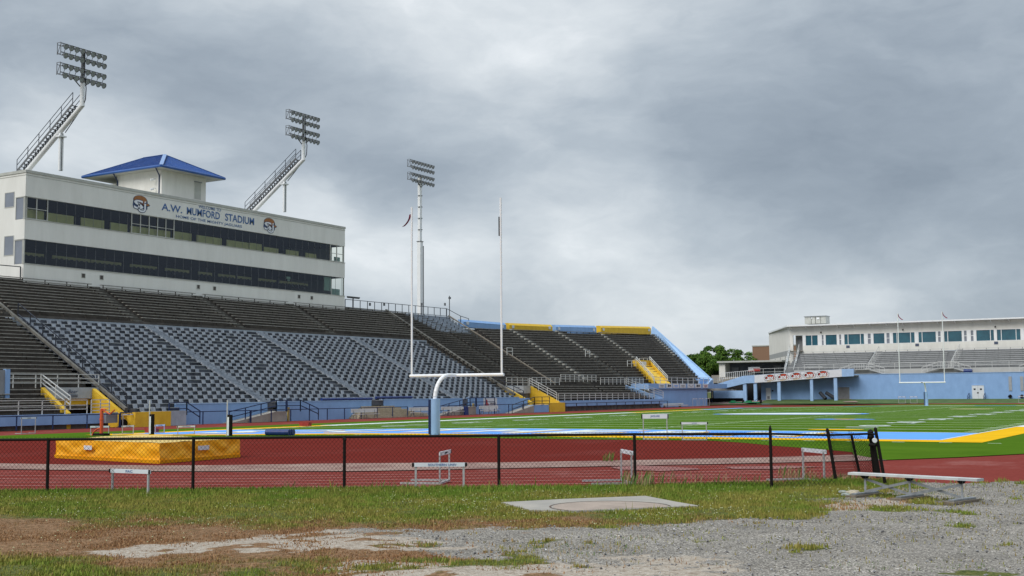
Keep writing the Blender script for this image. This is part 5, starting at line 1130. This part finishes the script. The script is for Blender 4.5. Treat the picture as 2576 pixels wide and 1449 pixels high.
# ------------------------------------------------------------------ high jump mat and stands
A0, A1, A2 = U(221, 1832, 'z', 0), U(636, 1855, 'z', 0), U(958, 1829, 'z', 0)
mj = thing('high_jump_mat', 'large yellow high jump landing mat behind the chain link fence', 'landing mat', (A1.x, A1.y, 0))
e1 = (A0-A1); e2 = (A2-A1); hz = .60
def ms(nu, base, ed, h, amp, inset, name, mt, up=True):
    """a soft wall of the mat between two ground points, with puckers"""
    m = MB(); nv = 8; n = Vector((ed.y, -ed.x, 0)).normalized()
    for i in range(nu+1):
        for j in range(nv+1):
            u, v = i/nu, j/nv; p = base+ed*u; w = amp*(math.sin(u*31+v*3)*.35+noise.noise(Vector((u*9, v*2.5, base.x)))*1.3)*math.sin(math.pi*v)**.7
            m.v.append(tuple(p+Vector((0, 0, .04+h*v))+n*w))
    for i in range(nu):
        for j in range(nv): a = i*(nv+1)+j; m.f.append((a, a+nv+1, a+nv+2, a+1)); m.m.append(0)
    return m.build(name, mt, mj, smooth=True)
n1 = Vector((e1.y, -e1.x, 0)).normalized()
for b_, e_, nu in ((A1, e1, 60), (A1, e2, 44), (A0, e2, 30), (A2, e1, 30)): ms(nu, b_, e_, hz, .06, 0, 'mat_side', MATY)
m = MB(); N = 14
for i in range(N+1):
    for j in range(N+1):
        u, v = i/N, j/N; z = hz+.04+.10*math.sin(math.pi*u)*math.sin(math.pi*v)+.03*noise.noise(Vector((u*5, v*5, 0))); m.v.append(tuple(A1+e1*u+e2*v+Vector((0, 0, z))))
for i in range(N):
    for j in range(N): a = i*(N+1)+j; m.f.append((a, a+N+1, a+N+2, a+1)); m.m.append(0)
m.build('mat_top', MATYT, mj, smooth=True)
m = MB()
for b_, e_ in ((A1, e1), (A1, e2)):
    for k in range(12):
        p, q = b_+e_*(k/12), b_+e_*((k+1)/12); d = Vector((e_.y, -e_.x, 0)).normalized(); d = d if d.dot(Vector((0, 0, 0))-b_) > 0 else -d; zz = .02+.03*rng.random()
        m.quadbox([p+d*.02, q+d*.02, q-d*.02, p-d*.02, p+d*.05+Vector((0, 0, .11)), q+d*.05+Vector((0, 0, .11)), q+Vector((0, 0, .11)), p+Vector((0, 0, .11))])
m.build('mat_skirt', MATY, mj)
for b_, e_, u0, u1 in ((A1, e1, .60, .68), (A1, e2, .43, .57)):
    d = Vector((e_.y, -e_.x, 0)).normalized(); d = d if d.dot(-b_) > 0 else -d
    MB().poly([b_+e_*u0+d*.10+Vector((0, 0, .34)), b_+e_*u1+d*.10+Vector((0, 0, .34)), b_+e_*u1+d*.10+Vector((0, 0, .48)), b_+e_*u0+d*.10+Vector((0, 0, .48))]).build('mat_label', SIGNW, mj)
def hj_stand(X, Y, lab, hp=3.2):
    p = U(X, Y, 'z', -.15); t = thing('pole_vault_standard', lab, 'standard', (0, 0, 0), group='tall standards behind the yellow mat')
    MB().box((-.09, -.10, 0), (.12, .10, 1.18)).build('base_box', BLACK, t); MB().box((-.06, -.125, .05), (.05, -.105, 1.05)).build('white_face', WHITE, t)
    MB().tube((-.19, 0, 0), (-.19, 0, hp*.62), .035, 8).build('pole', WRAIL, t); MB().box((-.25, -.02, 1.7), (-.19, .02, 1.75)).build('clip', STEEL, t); t.location = p
hj_stand(606, 1738, 'slim standard with black and white base at the left behind the mat'); hj_stand(918, 1745, 'slim standard with black and white base at the right end of the mat')
p = U(405, 1742, 'z', -.2); t = thing('starting_stand', 'orange metal winch stand on a black base behind the mat', 'stand')
MB().box((-.07, -.07, .05), (.07, .07, 1.55)).box((-.09, -.09, .9), (.09, .09, 1.0)).build('column', ORANGE, t); MB().path([(0, 0, .45), (-.35, 0, .38), (-.6, -.05, .2), (-.68, -.1, .0)], .045, 6).build('brace', ORANGE, t)
MB().box((-.45, -.25, 0), (.5, .2, .13)).build('base', BLACK, t); MB().path([(0, 0, 1.5), (.3, 0, 1.4), (.7, 0, 1.25), (1.1, 0, 1.5)], .04, 6).path([(.0, 0, 1.55), (.35, 0, 1.5)], .05, 6).build('crank_arm', ORANGE, t); t.location = p
p = U(1100, 1742, 'z', 0); t = MB()
for i in range(3): t.tube(p+Vector((-.68+.02*i, .1+i*.16, .15)), p+Vector((.68, .35+i*.16, .15)), .17, 12)
tag(t.build('foam_roll', BVINYL, None, smooth=True), 'dark blue foam rolls on the turf right of the yellow mat', 'foam roll')
for X, Y, lab in ((1222, 1704, 'small red cushion on the turf before the blue wall'), (607, 1730, 'small red cushion behind the left standard')):
    p = U(X, Y, 'z', -.25); m = MB(); m.quadbox([p+Vector(v) for v in ((-.42, -.2, 0), (.42, -.2, 0), (.42, .2, 0), (-.42, .2, 0), (-.48, -.2, .3), (.48, -.2, .3), (.44, .2, .24), (-.44, .2, .24))]); tag(m.build('cushion', mat('dull_red_vinyl', (.28, .03, .03), .6, .2, 4)), lab, 'cushion')

# ------------------------------------------------------------------ hurdles
HGREY = mat('hurdle_aluminium', (.42, .425, .42), .5, .2, 9, col2=(.30, .30, .295), metal=.2)
def hurdle(pos, ang, h, label, word=None, hb=.07, depth=.72, group='aluminium hurdles'):
    """feet run back along local +y from the uprights, the board faces local -y"""
    t = thing('hurdle', label, 'hurdle', (0, 0, 0), 0, group); r_ = .022
    fr = MB()
    for s_ in (-.52, .52): MB().bar((s_, 0, .03), (s_, 0, h-.02), .042, .035, up=(0, 1, 0)).build('upright', HGREY, t)
    fr = MB(); fr.bar((-.54, 0, .03), (.54, 0, .03), .045, .045)
    for s_ in (-.52, .52): fr.bar((s_, .02, .03), (s_, depth, .03), .05, .045)
    fr.build('base_frame', HGREY, t)
    bd = MB().box((-.6, -.035, h-hb), (.6, -.005, h)).build('board', SIGNW, t)
    if word: 
        for wd, x0, w in word: text(wd, (x0, -.037, h-hb*.82), (w, 0, 0), (0, 0, hb*.62), TEXTB, bd, bold=.02, depth=.003)
    else: MB().box((-.12, -.037, h-hb*.7), (.14, -.0365, h-hb*.3)).build('board_mark', BLACK, bd)
    MB().box((-.6, -.038, h-hb), (-.55, -.036, h)).box((.55, -.038, h-hb), (.6, -.036, h)).build('board_end', BLACK, bd)
    t.location = pos; t.rotation_euler = (0, 0, ang); return t
def hp(a, b, z=0):
    a, b = U(*a, 'z', z), U(*b, 'z', z); return (a+b)/2, math.atan2(b.y-a.y, b.x-a.x)
p, a = hp((433, 1990), (597, 1998)); p, a = U(515, 1990, 'z', 0), a
p = (U(433, 1979, 'z', .0)+U(593, 1984, 'z', 0))/2; hurdle((p.x, p.y+.05, 0), .05, .55, 'weathered hurdle with cream board behind the left fence panel', [('PAC', -.1, .2)], .085)
MB_ = None
p = (U(1667, 1966, 'z', 0)+U(1851, 1966, 'z', 0))/2; hurdle((p.x, p.y, 0), YAW-.02, .62, 'hurdle with blue lettered board facing the camera near the middle fence post', [('SOUTHERN UNIV', -.25, .62)], .085)
hs = hurdle((0, 0, 0), 0, .76, 'side turned hurdle standing behind the lettered hurdle', None, .09, .95)
a0, b0 = U(1767, 1936, 'z', 0), U(1790, 1928, 'z', 0); hs.location = (a0+b0)/2; hs.rotation_euler = (0, 0, math.atan2(b0.y-a0.y, b0.x-a0.x)); 
def put(src, A, B, lab, sc=None):
    a0, b0 = U(*A, 'z', 0), U(*B, 'z', 0); o = copy_tree(src, (a0+b0)/2, math.atan2(b0.y-a0.y, b0.x-a0.x), lab, 'aluminium hurdles', sc); return o
put(hs, (2521, 1936), (2492, 1927), 'side turned hurdle just left of the fence post at the slab')
put(hs, (3293, 1932), (3219, 1921), 'hurdle seen through the mesh beside the leaning gate')
p, a = hp((2577, 1759), (2666, 1759)); hurdle(p, a+.0, 1.13, 'tall hurdle with a deep printed board at the turf edge', [('JAGUAR', -.2, .42), ], .2, .7)
p, a = hp((2735, 1761), (2821, 1761)); hurdle(p, a+.0, .78, 'low hurdle with a slim printed board at the turf edge', [('JAGS', -.1, .22)], .09, .7)
row = [((362, 1740), (434, 1739), .62), ((474, 1739), (548, 1735), .62), ((607, 1735), (670, 1731), .62), ((709, 1740), (780, 1738), .62)]
for i, (A, B, h) in enumerate(row):
    a0, b0 = U(*A, 'z', -.24), U(*B, 'z', -.24); q = (a0+b0)/2
    hurdle(q, math.atan2(b0.y-a0.y, b0.x-a0.x), .54, ['low hurdle standing left of the orange stand', 'low hurdle between the orange stand and the left standard', 'low hurdle partly behind the left standard', 'low hurdle at the corner of the blue end zone'][i], [('SOUTHERN', -.25, .5)], .1)
def far_h(X, Y, lab, ang=math.pi/2, h=.9, z=-.28):
    p = U(X, Y, 'z', z); hurdle(p, ang, h, lab, None, .09, .6, 'hurdles along the far edge of the track')
far_h(113, 1735, 'hurdle under the low blue parapet at the left edge', math.pi/2+.0, 1.05)
far_h(512, 1708, 'hurdle in front of the gold pier', math.pi/2, 1.0); far_h(1950, 1648, 'hurdle before the fleur sign', math.pi/2, .95)
far_h(2076, 1643, 'hurdle beside the small blue wall block'); far_h(2215, 1641, 'hurdle leaning right of the far gold pier')
far_h(2290, 1640, 'upright hurdle right of the far gold pier', math.pi/2, 1.1); far_h(2342, 1638, 'tilted hurdle under the low rail of the farther stand')
far_h(2422, 1635, 'hurdle midway below the farther stand', math.pi/2, 1.1); far_h(2535, 1631, 'hurdle below the end of the raking silver handrail', math.pi/2, 1.1)
far_h(2566, 1629, 'half tipped hurdle left of the aluminium bench pile')
for X, Y, lab in ((2780, 1625, 'nearer of the pale hurdles before the recessed blue wall'), (2805, 1624, 'farther of the pale hurdles before the recessed blue wall'), (2830, 1623, 'hurdle at the corner of the recessed blue wall')): far_h(X, Y, lab, math.pi/2-.3, 1.2, -.2)
for X, lab in ((3608, 'left hurdle on the far track beside the far goal'), (3655, 'right hurdle on the far track beside the far goal'), (4090, 'pale hurdle stack at the right edge of the far track')):
    p = U(X, 1613, 'y', 196); hurdle((p.x, p.y, 0), 0, 1.05, lab, None, .09, .6, 'hurdles on the far track')

# ------------------------------------------------------------------ team benches along the left track
def team_bench(y, x, label, L=3.6, group='aluminium team benches'):
    t = thing('team_bench', label, 'bench', (0, 0, 0), 0, group)
    MB().box((-.15, -L/2, .43), (.12, L/2, .47)).build('seat', ALU, t); MB().box((-.28, -L/2, .62), (-.24, L/2, .98)).build('backrest', ALU, t)
    for yy in (-L/2+.35, 0, L/2-.35):
        MB().path([(.1, yy, 0), (.05, yy, .42), (-.2, yy, .42), (-.27, yy, .9)], .03, 6).path([(-.35, yy, 0), (-.18, yy, .42)], .03, 6).build('leg', STEEL, t)
    t.location = (x, y, g0); return t
for i, (X, lab) in enumerate(((1465, 'aluminium team bench in front of the wooden steps'), (1690, 'aluminium team bench just left of the near goal post'), (1815, 'aluminium team bench just right of the near goal post'), (1963, 'aluminium team bench below the fleur sign'))):
    y = U(X, 1672, 'x', -72.4).y
    if i == 0: tb0 = team_bench(y, -72.4, lab, 4.0)
    else: copy_tree(tb0, (-72.4, y, g0), 0, lab)
t = thing('bench_pile', 'pale aluminium bench planks piled before the recessed blue wall', 'bench', (-74.8, 171, g0)); 
MB().box((-75.1, 169.2, .1), (-74.5, 177.0, .3)).box((-74.4, 169.0, -.1), (-73.9, 177.5, .04)).build('plank', ALU, t); MB().box((-74.9, 170, g0), (-74.6, 170.3, .1)).box((-74.9, 176, g0), (-74.6, 176.3, .1)).build('support', STEEL, t)
t = thing('wooden_steps', 'stack of pale wooden bench steps at the middle opening', 'steps', (-73.8, 98, g0))
for k in range(7):
    w = [0, .2, .9, 2.2, 2.6, 5.2, 6.6][k]; y0_, y1_ = (yo3+.2, yo4+.6+ (6.6-w)); zt_ = g0+.17*(7-k) if False else g0+.17*(k+1)
    y1_ = yo4+.5+(7-k)*.95; y0_ = yo3-1.5-(7-k)*.3
    MB().box((FW+.03, y0_, g0+.17*k), (FW+.1+.16*(7-k), y1_, g0+.17*(k+1)-.015)).build('step_plank', PLY, t)
o = MB().quadbox([(-73.1, U(1860, 1650, 'x', -73).y, g0), (-72.9, U(1860, 1650, 'x', -73).y, g0), (-72.9, U(1872, 1650, 'x', -73).y, g0), (-73.1, U(1872, 1650, 'x', -73).y, g0)]+[(x, U(X, 1640, 'x', -73).y, g0+.95) for x, X in ((-73.1, 1857), (-72.9, 1857), (-72.9, 1870), (-73.1, 1870))]).build('panel_board', BVINYL); tag(o, 'dark blue board leaning at the track edge beside a team bench', 'board')
for X, lab in ((1152, 'gold bollard against the blue wall near the left ramp'), (1893, 'gold bollard against the blue wall near the right ramp')):
    y = U(X, 1670, 'x', -73.9).y; tag(MB().box((-73.95, y-.12, g0), (-73.8, y+.12, g0+1.25)).build('bollard', mat('dull_gold', (.38, .29, .10), .8, .1, 3)), lab, 'bollard')
o = MB().box((-76.9, 40, 2.05), (-76.7, U(20, 1520, 'x', -76.7).y, 4.05)).build('board_face', GREYP); bd_ = thing('scoreboard_box', 'grey box with a pale blue edge at the left picture edge', 'sign box', (-76.8, 50, 2)); o.parent = bd_; o.matrix_parent_inverse = Matrix.Translation(-Vector(bd_.location))
yb_ = U(20, 1520, 'x', -76.7).y; MB().box((-76.95, yb_, 2.0), (-76.6, yb_+.35, 4.1)).build('side_edge', BLUE, bd_)
m = thing('equipment_cart', 'grey equipment cart leaning by the near gold tunnel', 'cart', U(452, 1690, 'x', -73.6)); p = m.location.copy()
m.location.z = g0; y = p.y
MB().box((-73.7, y-.75, g0+.35), (-73.5, y+.35, g0+1.15)).build('cart_body', GREYP, m); MB().path([(-73.6, y+.3, g0+1.15), (-73.6, y+.9, g0+.8), (-73.6, y+1.2, g0+.5)], .04, 6).build('handle', WRAIL, m); MB().tube((-73.75, y+1.0, g0+.3), (-73.45, y+1.0, g0+.3), .3, 12).build('wheel', BLACK, m)
# things by the end building
for X, Y, lab, L in ((2945, 1609, 'flat green grooming drag lying by the end building', 2.4), (3010, 1606, 'green grooming roller with black wheels by the first pillar', 2.9)):
    p = U(X, Y, 'y', 197.4); t = thing('field_groomer', lab, 'groomer', (p.x, p.y, 0)); 
    MB().box((p.x-L/2, p.y-.5, .12), (p.x+L/2, p.y+.6, .28)).box((p.x-L/2+.3, p.y-.3, .28), (p.x-.2, p.y+.3, .5)).build('frame', GREENM, t)
    if L > 2.5:
        for s_ in (-1, 1): MB().tube((p.x+s_*(L/2), p.y-.2, .35), (p.x+s_*(L/2+.18), p.y-.2, .35), .33, 12).build('wheel', BLACK, t)
        MB().path([(p.x+.3, p.y, .4), (p.x+1.0, p.y, .9), (p.x+1.3, p.y, 1.5)], .04, 6).build('handle', BLACK, t)
m = thing('rolled_mats', 'two dark rolled mats leaning on the end wall near the last pillar', 'rolled mats', (-58.5, 201.5, .5))
MB().tube((-60.2, 201.8, 1.75), (-59.1, 201.2, .72), .3, 12).build('roll', mat('dark_rubber', (.03, .035, .045), .7, .2, 3), m); MB().tube((-59.2, 202.0, 1.7), (-57.6, 201.2, .85), .3, 12).build('roll', MATS['dark_rubber'], m)
p = U(2880, 1590, 'y', 200.5); tag(MB().box((p.x-1.3, 200.9, .75), (p.x+.3, 201.4, .82)).box((p.x-.1, 200.9, .1), (p.x+.02, 201, .8)).box((p.x-.9, 200.9, .1), (p.x-.8, 201, .8)).build('work_table', PLY), 'small pale table in the shade under the low stair wall', 'table')
p = U(1780-0, 1240, 'x', -103); 
t = thing('floodlight_cluster', 'small cluster of four floodlights behind the railing beside the press box', 'floodlight', U(1413, 1240, 'x', -103)); q = t.location.copy()
MB().tube(q, q+Vector((0, 0, 1.75)), .06, 6).tube(q+Vector((0, -.16, 0)), q+Vector((0, -.16, 1.7)), .03, 6).build('pole', STEEL, t)
for dy in (-.85, -.3, .3, .85): MB().quadbox([q+Vector(v) for v in ((-.2, dy-.22, 1.6), (.2, dy-.22, 1.55), (.2, dy+.22, 1.55), (-.2, dy+.22, 1.6), (-.25, dy-.3, 1.85), (.3, dy-.3, 1.8), (.3, dy+.3, 1.8), (-.25, dy+.3, 1.85))]).build('floodlight', STEEL, t)
for X, dx in ((1478, 0), (1685, 1), (1778, 2), (1535, 3)):
    q = U(X, 1216, 'x', -100.9); tag(MB().box((q.x, q.y-.14, q.z-.25), (q.x+.15, q.y+.14, q.z+.15)).build('speaker_box', STEEL), ['small dark box fixed on the railing nearest the press box', 'small dark box on the railing before the tower base', 'small dark box on the last stretch of railing', 'small dark box on the railing near the divider'][dx], 'speaker')
q = U(1798, 1270, 'x', -103.5); t = thing('pole_camera', 'thin grey pole with a small head at the end of the top railing', 'pole', (q.x, q.y, 13.4)); MB().tube((q.x, q.y, 12.5), (q.x, q.y, 17.1), .07, 8).build('pole', STEEL, t); MB().box((q.x-.1, q.y-.15, 16.6), (q.x+.15, q.y+.2, 16.9)).build('head', STEEL, t)

# ------------------------------------------------------------------ foreground chain link fence and gate
PF = [U(*q, 'z', 0) for q in ((188, 1981), (771, 1976), (1377, 1969), (1996, 1962), (2541, 1956), (3087, 1957))]
d0 = (PF[1]-PF[0]); PF = [PF[0]-d0]+PF
FH = 1.22
fence = thing('chain_link_fence', 'low black chain link fence crossing the foreground along the track', 'fence', PF[3])
for i, p in enumerate(PF):
    last = (i == len(PF)-1); o = MB().tube(p+Vector((0, 0, -.2)), p+Vector((0, 0, FH+(.09 if last else .0))), .034, 10)
    if last: o.tube(p+Vector((0, 0, FH+.09)), p+Vector((0, 0, FH+.15)), .03, 8, r2=.012)
    o.build('post', BLACK, fence, smooth=True)
GP = U(3436, 1900, 'z', 0)
gate_end = Vector((GP.x-.0, GP.y-.0, 0))
def mesh_panel(par, segs, h0, h1, nm='mesh', pitch=.088, r=.0032, ext=.045):
    """woven diamonds: wires zigzag vertically, each knuckled into its neighbour"""
    m = MB()
    for p, q in segs:
        L = (q-p).length; e = (q-p)/L; nrm = Vector((-e.y, e.x, 0)); H = h1-h0; sl_ = .92
        n = int(L/pitch)+int(H*sl_/pitch)+2; run = H*sl_
        for k in range(n):
            for s_ in (1, -1):
                x0 = k*pitch-(run if s_ == 1 else 0); za, zb_ = 0., H; xa, xb = x0, x0+run*s_
                if s_ == -1: xa, xb = k*pitch, k*pitch-run
                # clip to the bay
                def cl(x): return (x-xa)/(xb-xa)*H
                lo, hi = min(xa, xb), max(xa, xb)
                if hi <= 0 or lo >= L: continue
                zA, zB = 0., H; XA, XB = xa, xb
                if XA < 0: zA = cl(0); XA = 0
                if XA > L: zA = cl(L); XA = L
                if XB < 0: zB = cl(0); XB = 0
                if XB > L: zB = cl(L); XB = L
                if zB-zA < .02: continue
                top = ext if zB > H-.001 else 0
                off = nrm*.003*s_
                m.tube(p+e*XA+off+Vector((0, 0, h0+zA)), p+e*XB+off+Vector((0, 0, h0+zB)), r, 3, caps=False)
                if top: m.tube(p+e*XB+off+Vector((0, 0, h0+zB)), p+e*(XB+s_*.02)+off+Vector((0, 0, h0+zB+top)), r, 3, caps=False)
    return m.build(nm, BLACK, par)
tr = MB()
for p, q in zip(PF, PF[1:]): tr.tube(p+Vector((0, 0, FH-.03)), q+Vector((0, 0, FH-.03)), .029, 8)
tr.build('top_rail', BLACK, fence, smooth=True)
# last fence bay runs to the two gate posts
gp1, gp2 = U(3345, 1930, 'z', 0), U(3434, 1925, 'z', 0)
gp3 = U(3535, 1930, 'z', 0); 
E1 = U(3520, 1905, 'z', 0)
mesh_panel(fence, list(zip(PF, PF[1:])), .02, FH-.02)
MB().tube(PF[3]+Vector((.07, -.05, FH-.10)), PF[3]+Vector((.0, -.05, FH-.02)), .03, 6).build('clip', BLACK, fence)
def leanpost(par, xb, yb, xt, yt, dep, r, nm='post', cap=True):
    """post between its foot and its head, both surveyed at distance dep along the view"""
    def at(X, Y): d = ray(X, Y); return Vector((0, 0, CZ))+d*(dep/d.dot(fw))
    a, b = at(xb, yb), at(xt, yt); m = MB().tube(a, b, r, 10)
    if cap: m.tube(b, b+(b-a).normalized()*.05, r*1.25, 8, r2=r*.5)
    m.build(nm, BLACK, par, smooth=True); return a, b
gt = thing('chain_link_gate', 'open black chain link gate leaning at the right end of the fence', 'gate', U(3480, 1925, 'z', 0))
D0 = (PF[-1]-Vector((0, 0, CZ))).dot(fw)
a1, b1 = leanpost(gt, 3342, 1914, 3310, 1722, D0+.2, .036)
a2, b2 = leanpost(gt, 3438, 1894, 3406, 1742, D0+1.6, .030, cap=False)
a3, b3 = leanpost(gt, 3514, 1908, 3482, 1727, D0+.7, .062)
a4, b4 = leanpost(gt, 3540, 1932, 3502, 1718, D0+.4, .036)
a5, b5 = leanpost(gt, 3495, 1890, 3481, 1775, D0+1.2, .02, cap=False)
def at(X, Y, dep): d = ray(X, Y); return Vector((0, 0, CZ))+d*(dep/d.dot(fw))
m = MB().tube(PF[-1]+Vector((0, 0, FH-.03)), b1-Vector((0, 0, .10)), .024, 8).tube(b1-Vector((0, 0, .10)), at(3482, 1735, D0+.6), .024, 8).tube(at(3482, 1735, D0+.6), at(3504, 1737, D0+.4), .02, 8)
m.build('gate_rail', BLACK, gt, smooth=True)
mesh_panel(gt, [(Vector((PF[-1].x, PF[-1].y, 0)), Vector((a1.x, a1.y, 0)))], .02, FH-.04)
def mesh_quad(par, A, B, Cc, Dd, n=26, nm='mesh', r=.0032):
    """diamond mesh stretched over a leaning four-sided frame (A,B bottom, D,C top)"""
    m = MB(); P = lambda u, v: lerp(lerp(A, B, u), lerp(Dd, Cc, u), v); W = ((B-A).length+(Cc-Dd).length)/2; H = (Dd-A).length; run = H*.92/W; k = 0; st_ = .088/W
    for s_ in (1, -1):
        x = -run if s_ == 1 else 0.
        while x < (1 if s_ == 1 else 1+run):
            u0, u1 = x, x+run*s_; v0, v1 = 0., 1.
            f = lambda U_: (U_-u0)/(u1-u0)
            if s_ == 1:
                if u0 < 0: v0 = f(0)
                if u1 > 1: v1 = f(1)
            else:
                if u0 > 1: v0 = f(1)
                if u1 < 0: v1 = f(0)
            if v1-v0 > .02: m.tube(P(u0+(u1-u0)*v0, v0), P(u0+(u1-u0)*v1, v1), r, 3, caps=False)
            x += st_
    m.build(nm, BLACK, par)
mesh_quad(gt, a1, a2, b2, b1); mesh_quad(gt, a2, a5, b5, b2); mesh_quad(gt, a5, a3, b3, b5); mesh_quad(gt, a1+Vector((.3, .5, 0)), a5+Vector((.1, .4, 0)), b5+Vector((.1, .4, 0)), b1+Vector((.3, .5, 0)))
c = at(3498, 1761, D0+.3); MB().tube(c, c-fw*.03, .052, 14).build('reflector', WHITE, gt)
MB().tube(at(3478, 1779, D0+.62), at(3506, 1781, D0+.42), .035, 8).tube(at(3470, 1745, D0+.62), at(3486, 1748, D0+.6), .06, 8).build('hinge', BLACK, gt)

# ------------------------------------------------------------------ aluminium bench in the right foreground
fb = thing('aluminium_bench', 'long low aluminium bench standing on wooden blocks at the gravel edge', 'bench', U(3600, 2000, 'z', 0))
zt = .47
def bp(X, Y, z): return U(X, Y, 'z', z)
sa, sb_ = bp(3391, 1890, zt), bp(3905, 1916, zt)
e = (sb_-sa).normalized(); n_ = Vector((-e.y, e.x, 0)); Wd = .25
q = [sa, sb_, sb_+n_*Wd, sa+n_*Wd]; seat = MB(); seat.quadbox([v-Vector((0, 0, .045)) for v in q]+q)
for k in (1, 2, 3): a_ = sa+n_*Wd*k/4; b_ = sb_+n_*Wd*k/4; seat.bar(a_+Vector((0, 0, .002)), b_+Vector((0, 0, .002)), .012, .006)
seat.build('seat', ALU, fb)
L = (sb_-sa).length
MB().bar(sb_-e*.35-Vector((0, 0, .022)), sb_+e*.02-Vector((0, 0, .022)), .01, .047).bar(sb_+e*.01+n_*.0-Vector((0, 0, .022)), sb_+e*.01+n_*Wd-Vector((0, 0, .022)), .02, .047).build('end_cap', mat('end_cap_grey', (.40, .41, .42), .5, .1, 3), fb)
legs = []
for f in (.115, .475, .87):
    c = sa+e*L*f+n_*Wd*.5; legs.append(c); lg = MB()
    lg.bar(Vector((c.x, c.y, .06)), Vector((c.x, c.y, zt-.06)), .035, .035, up=(0, 1, 0)); lg.build('leg', mat('galvanised', (.33, .345, .36), .5, .2, 8, metal=.5), fb)
    m = MB(); m.prism([c+n_*(-.15)-e*.02+Vector((0, 0, -.05)), c+n_*(.15)-e*.02+Vector((0, 0, -.05)), c+n_*(.06)-e*.02+Vector((0, 0, -.11)), c-n_*(.06)-e*.02+Vector((0, 0, -.11))], e*.04); m.build('seat_bracket', BLACK, fb)
    b_ = Vector((c.x, c.y, 0)); MB().bar(b_-n_*.42+e*.0+Vector((0, 0, .075)), b_+n_*.42+Vector((0, 0, .075)), .11, .03).build('foot', MATS['galvanised'], fb)
    MB().quadbox([b_+e*s1+n_*s2+Vector((0, 0, z)) for z in (.005, .055) for s1, s2 in ((-.10, -.56), (.12, -.54), (.11, .5), (-.12, .52))]).build('wooden_block', WOOD, fb)
for i, j in ((0, 1), (1, 2)):
    a_, b_ = legs[i], legs[j]
    for (z0, z1, o_) in ((.35, .09, .02), (.10, .34, -.02)): MB().bar(Vector((a_.x, a_.y, z0))+n_*o_, Vector((b_.x, b_.y, z1))+n_*o_, .012, .05).build('brace', MATS['galvanised'], fb)
for i, (X, Y, s_, mt, lab) in enumerate(((3415, 1977, .12, ROCK, 'pale cream rock beside the foot of the aluminium bench'), (3382, 1983, .07, mat('grey_rock', (.30, .33, .30), .9, .2, 6, bump=.5), 'small grey rock left of the cream rock'), (3372, 1972, .07, MATS['grey_rock'], 'flat greenish rock in the grass left of the bench'))):
    p = U(X, Y, 'z', .03); bm = bmesh.new(); bmesh.ops.create_icosphere(bm, subdivisions=3, radius=1)
    for v in bm.verts:
        k = 1+.28*noise.noise(v.co*1.6+Vector((i*7, 0, 0)))+.08*noise.noise(v.co*5); v.co = Vector((v.co.x*s_*1.3*k, v.co.y*s_*k, v.co.z*s_*.55*k))
    me = bpy.data.meshes.new('rock'); bm.to_mesh(me); bm.free(); me.materials.append(mt); o = bpy.data.objects.new('rock', me); C.objects.link(o); o.location = p; o.location.z = .05; tag(o, lab, 'rock')
# tall weeds and dry tufts by the posts, bench and slab
def tufts():
    V = []; col = []
    for X, Y, rad, n, h, dry in ((2541, 1958, .25, 90, .42, .5), (3345, 1925, .5, 160, .2, .2), (3500, 1925, .6, 320, .17, .85), (2440, 1845, .15, 50, .28, .2), (3180, 1915, .3, 90, .34, .8), (2900, 1945, .6, 60, .3, .7), (1530, 1966, .4, 26, .3, .5), (2010, 1962, .3, 30, .22, .4), (3700, 1985, .5, 120, .1, .4), (3600, 1968, .6, 120, .13, .6), (2640, 1950, .4, 50, .36, .6), (1230, 1970, .5, 20, .26, .7), (3640, 2262, .6, 160, .05, .3), (3400, 2270, .3, 80, .05, .3), (2170, 2215, .5, 160, .06, .6), (2350, 2200, .6, 200, .06, .6), (2500, 2150, .3, 70, .05, .4), (2700, 2110, .5, 90, .05, .4)):
        c = U(X, Y, 'z', 0)
        for i in range(n):
            a, q = rng.random()*6.28, rng.random()**.5*rad; x, y = c.x+q*math.cos(a)*1.6, c.y+q*math.sin(a); hh = h*(.45+.7*rng.random()); t = rng.random()*6.28; w = .004+.004*rng.random(); l = hh*.4*(rng.random()-.3)
            dx, dy = math.cos(t)*w, math.sin(t)*w; V += [(x-dx, y-dy, 0), (x+dx, y+dy, 0), (x+dx*.6+l*.3, y+dy*.6, hh*.6), (x+l, y+l*.3, hh)]
            r = rng.random(); g_ = np.array([.07, .15, .025])*(1-r)+np.array([.13, .2, .05])*r; d_ = np.array([.28, .21, .10])*(1-r)+np.array([.42, .33, .19])*r; col.append(d_ if rng.random() < dry else g_)
    blades('weeds', np.array(V), np.array(col), len(col), 'taller weeds and dry stalks by the posts and the bench', 'weeds')
tufts()
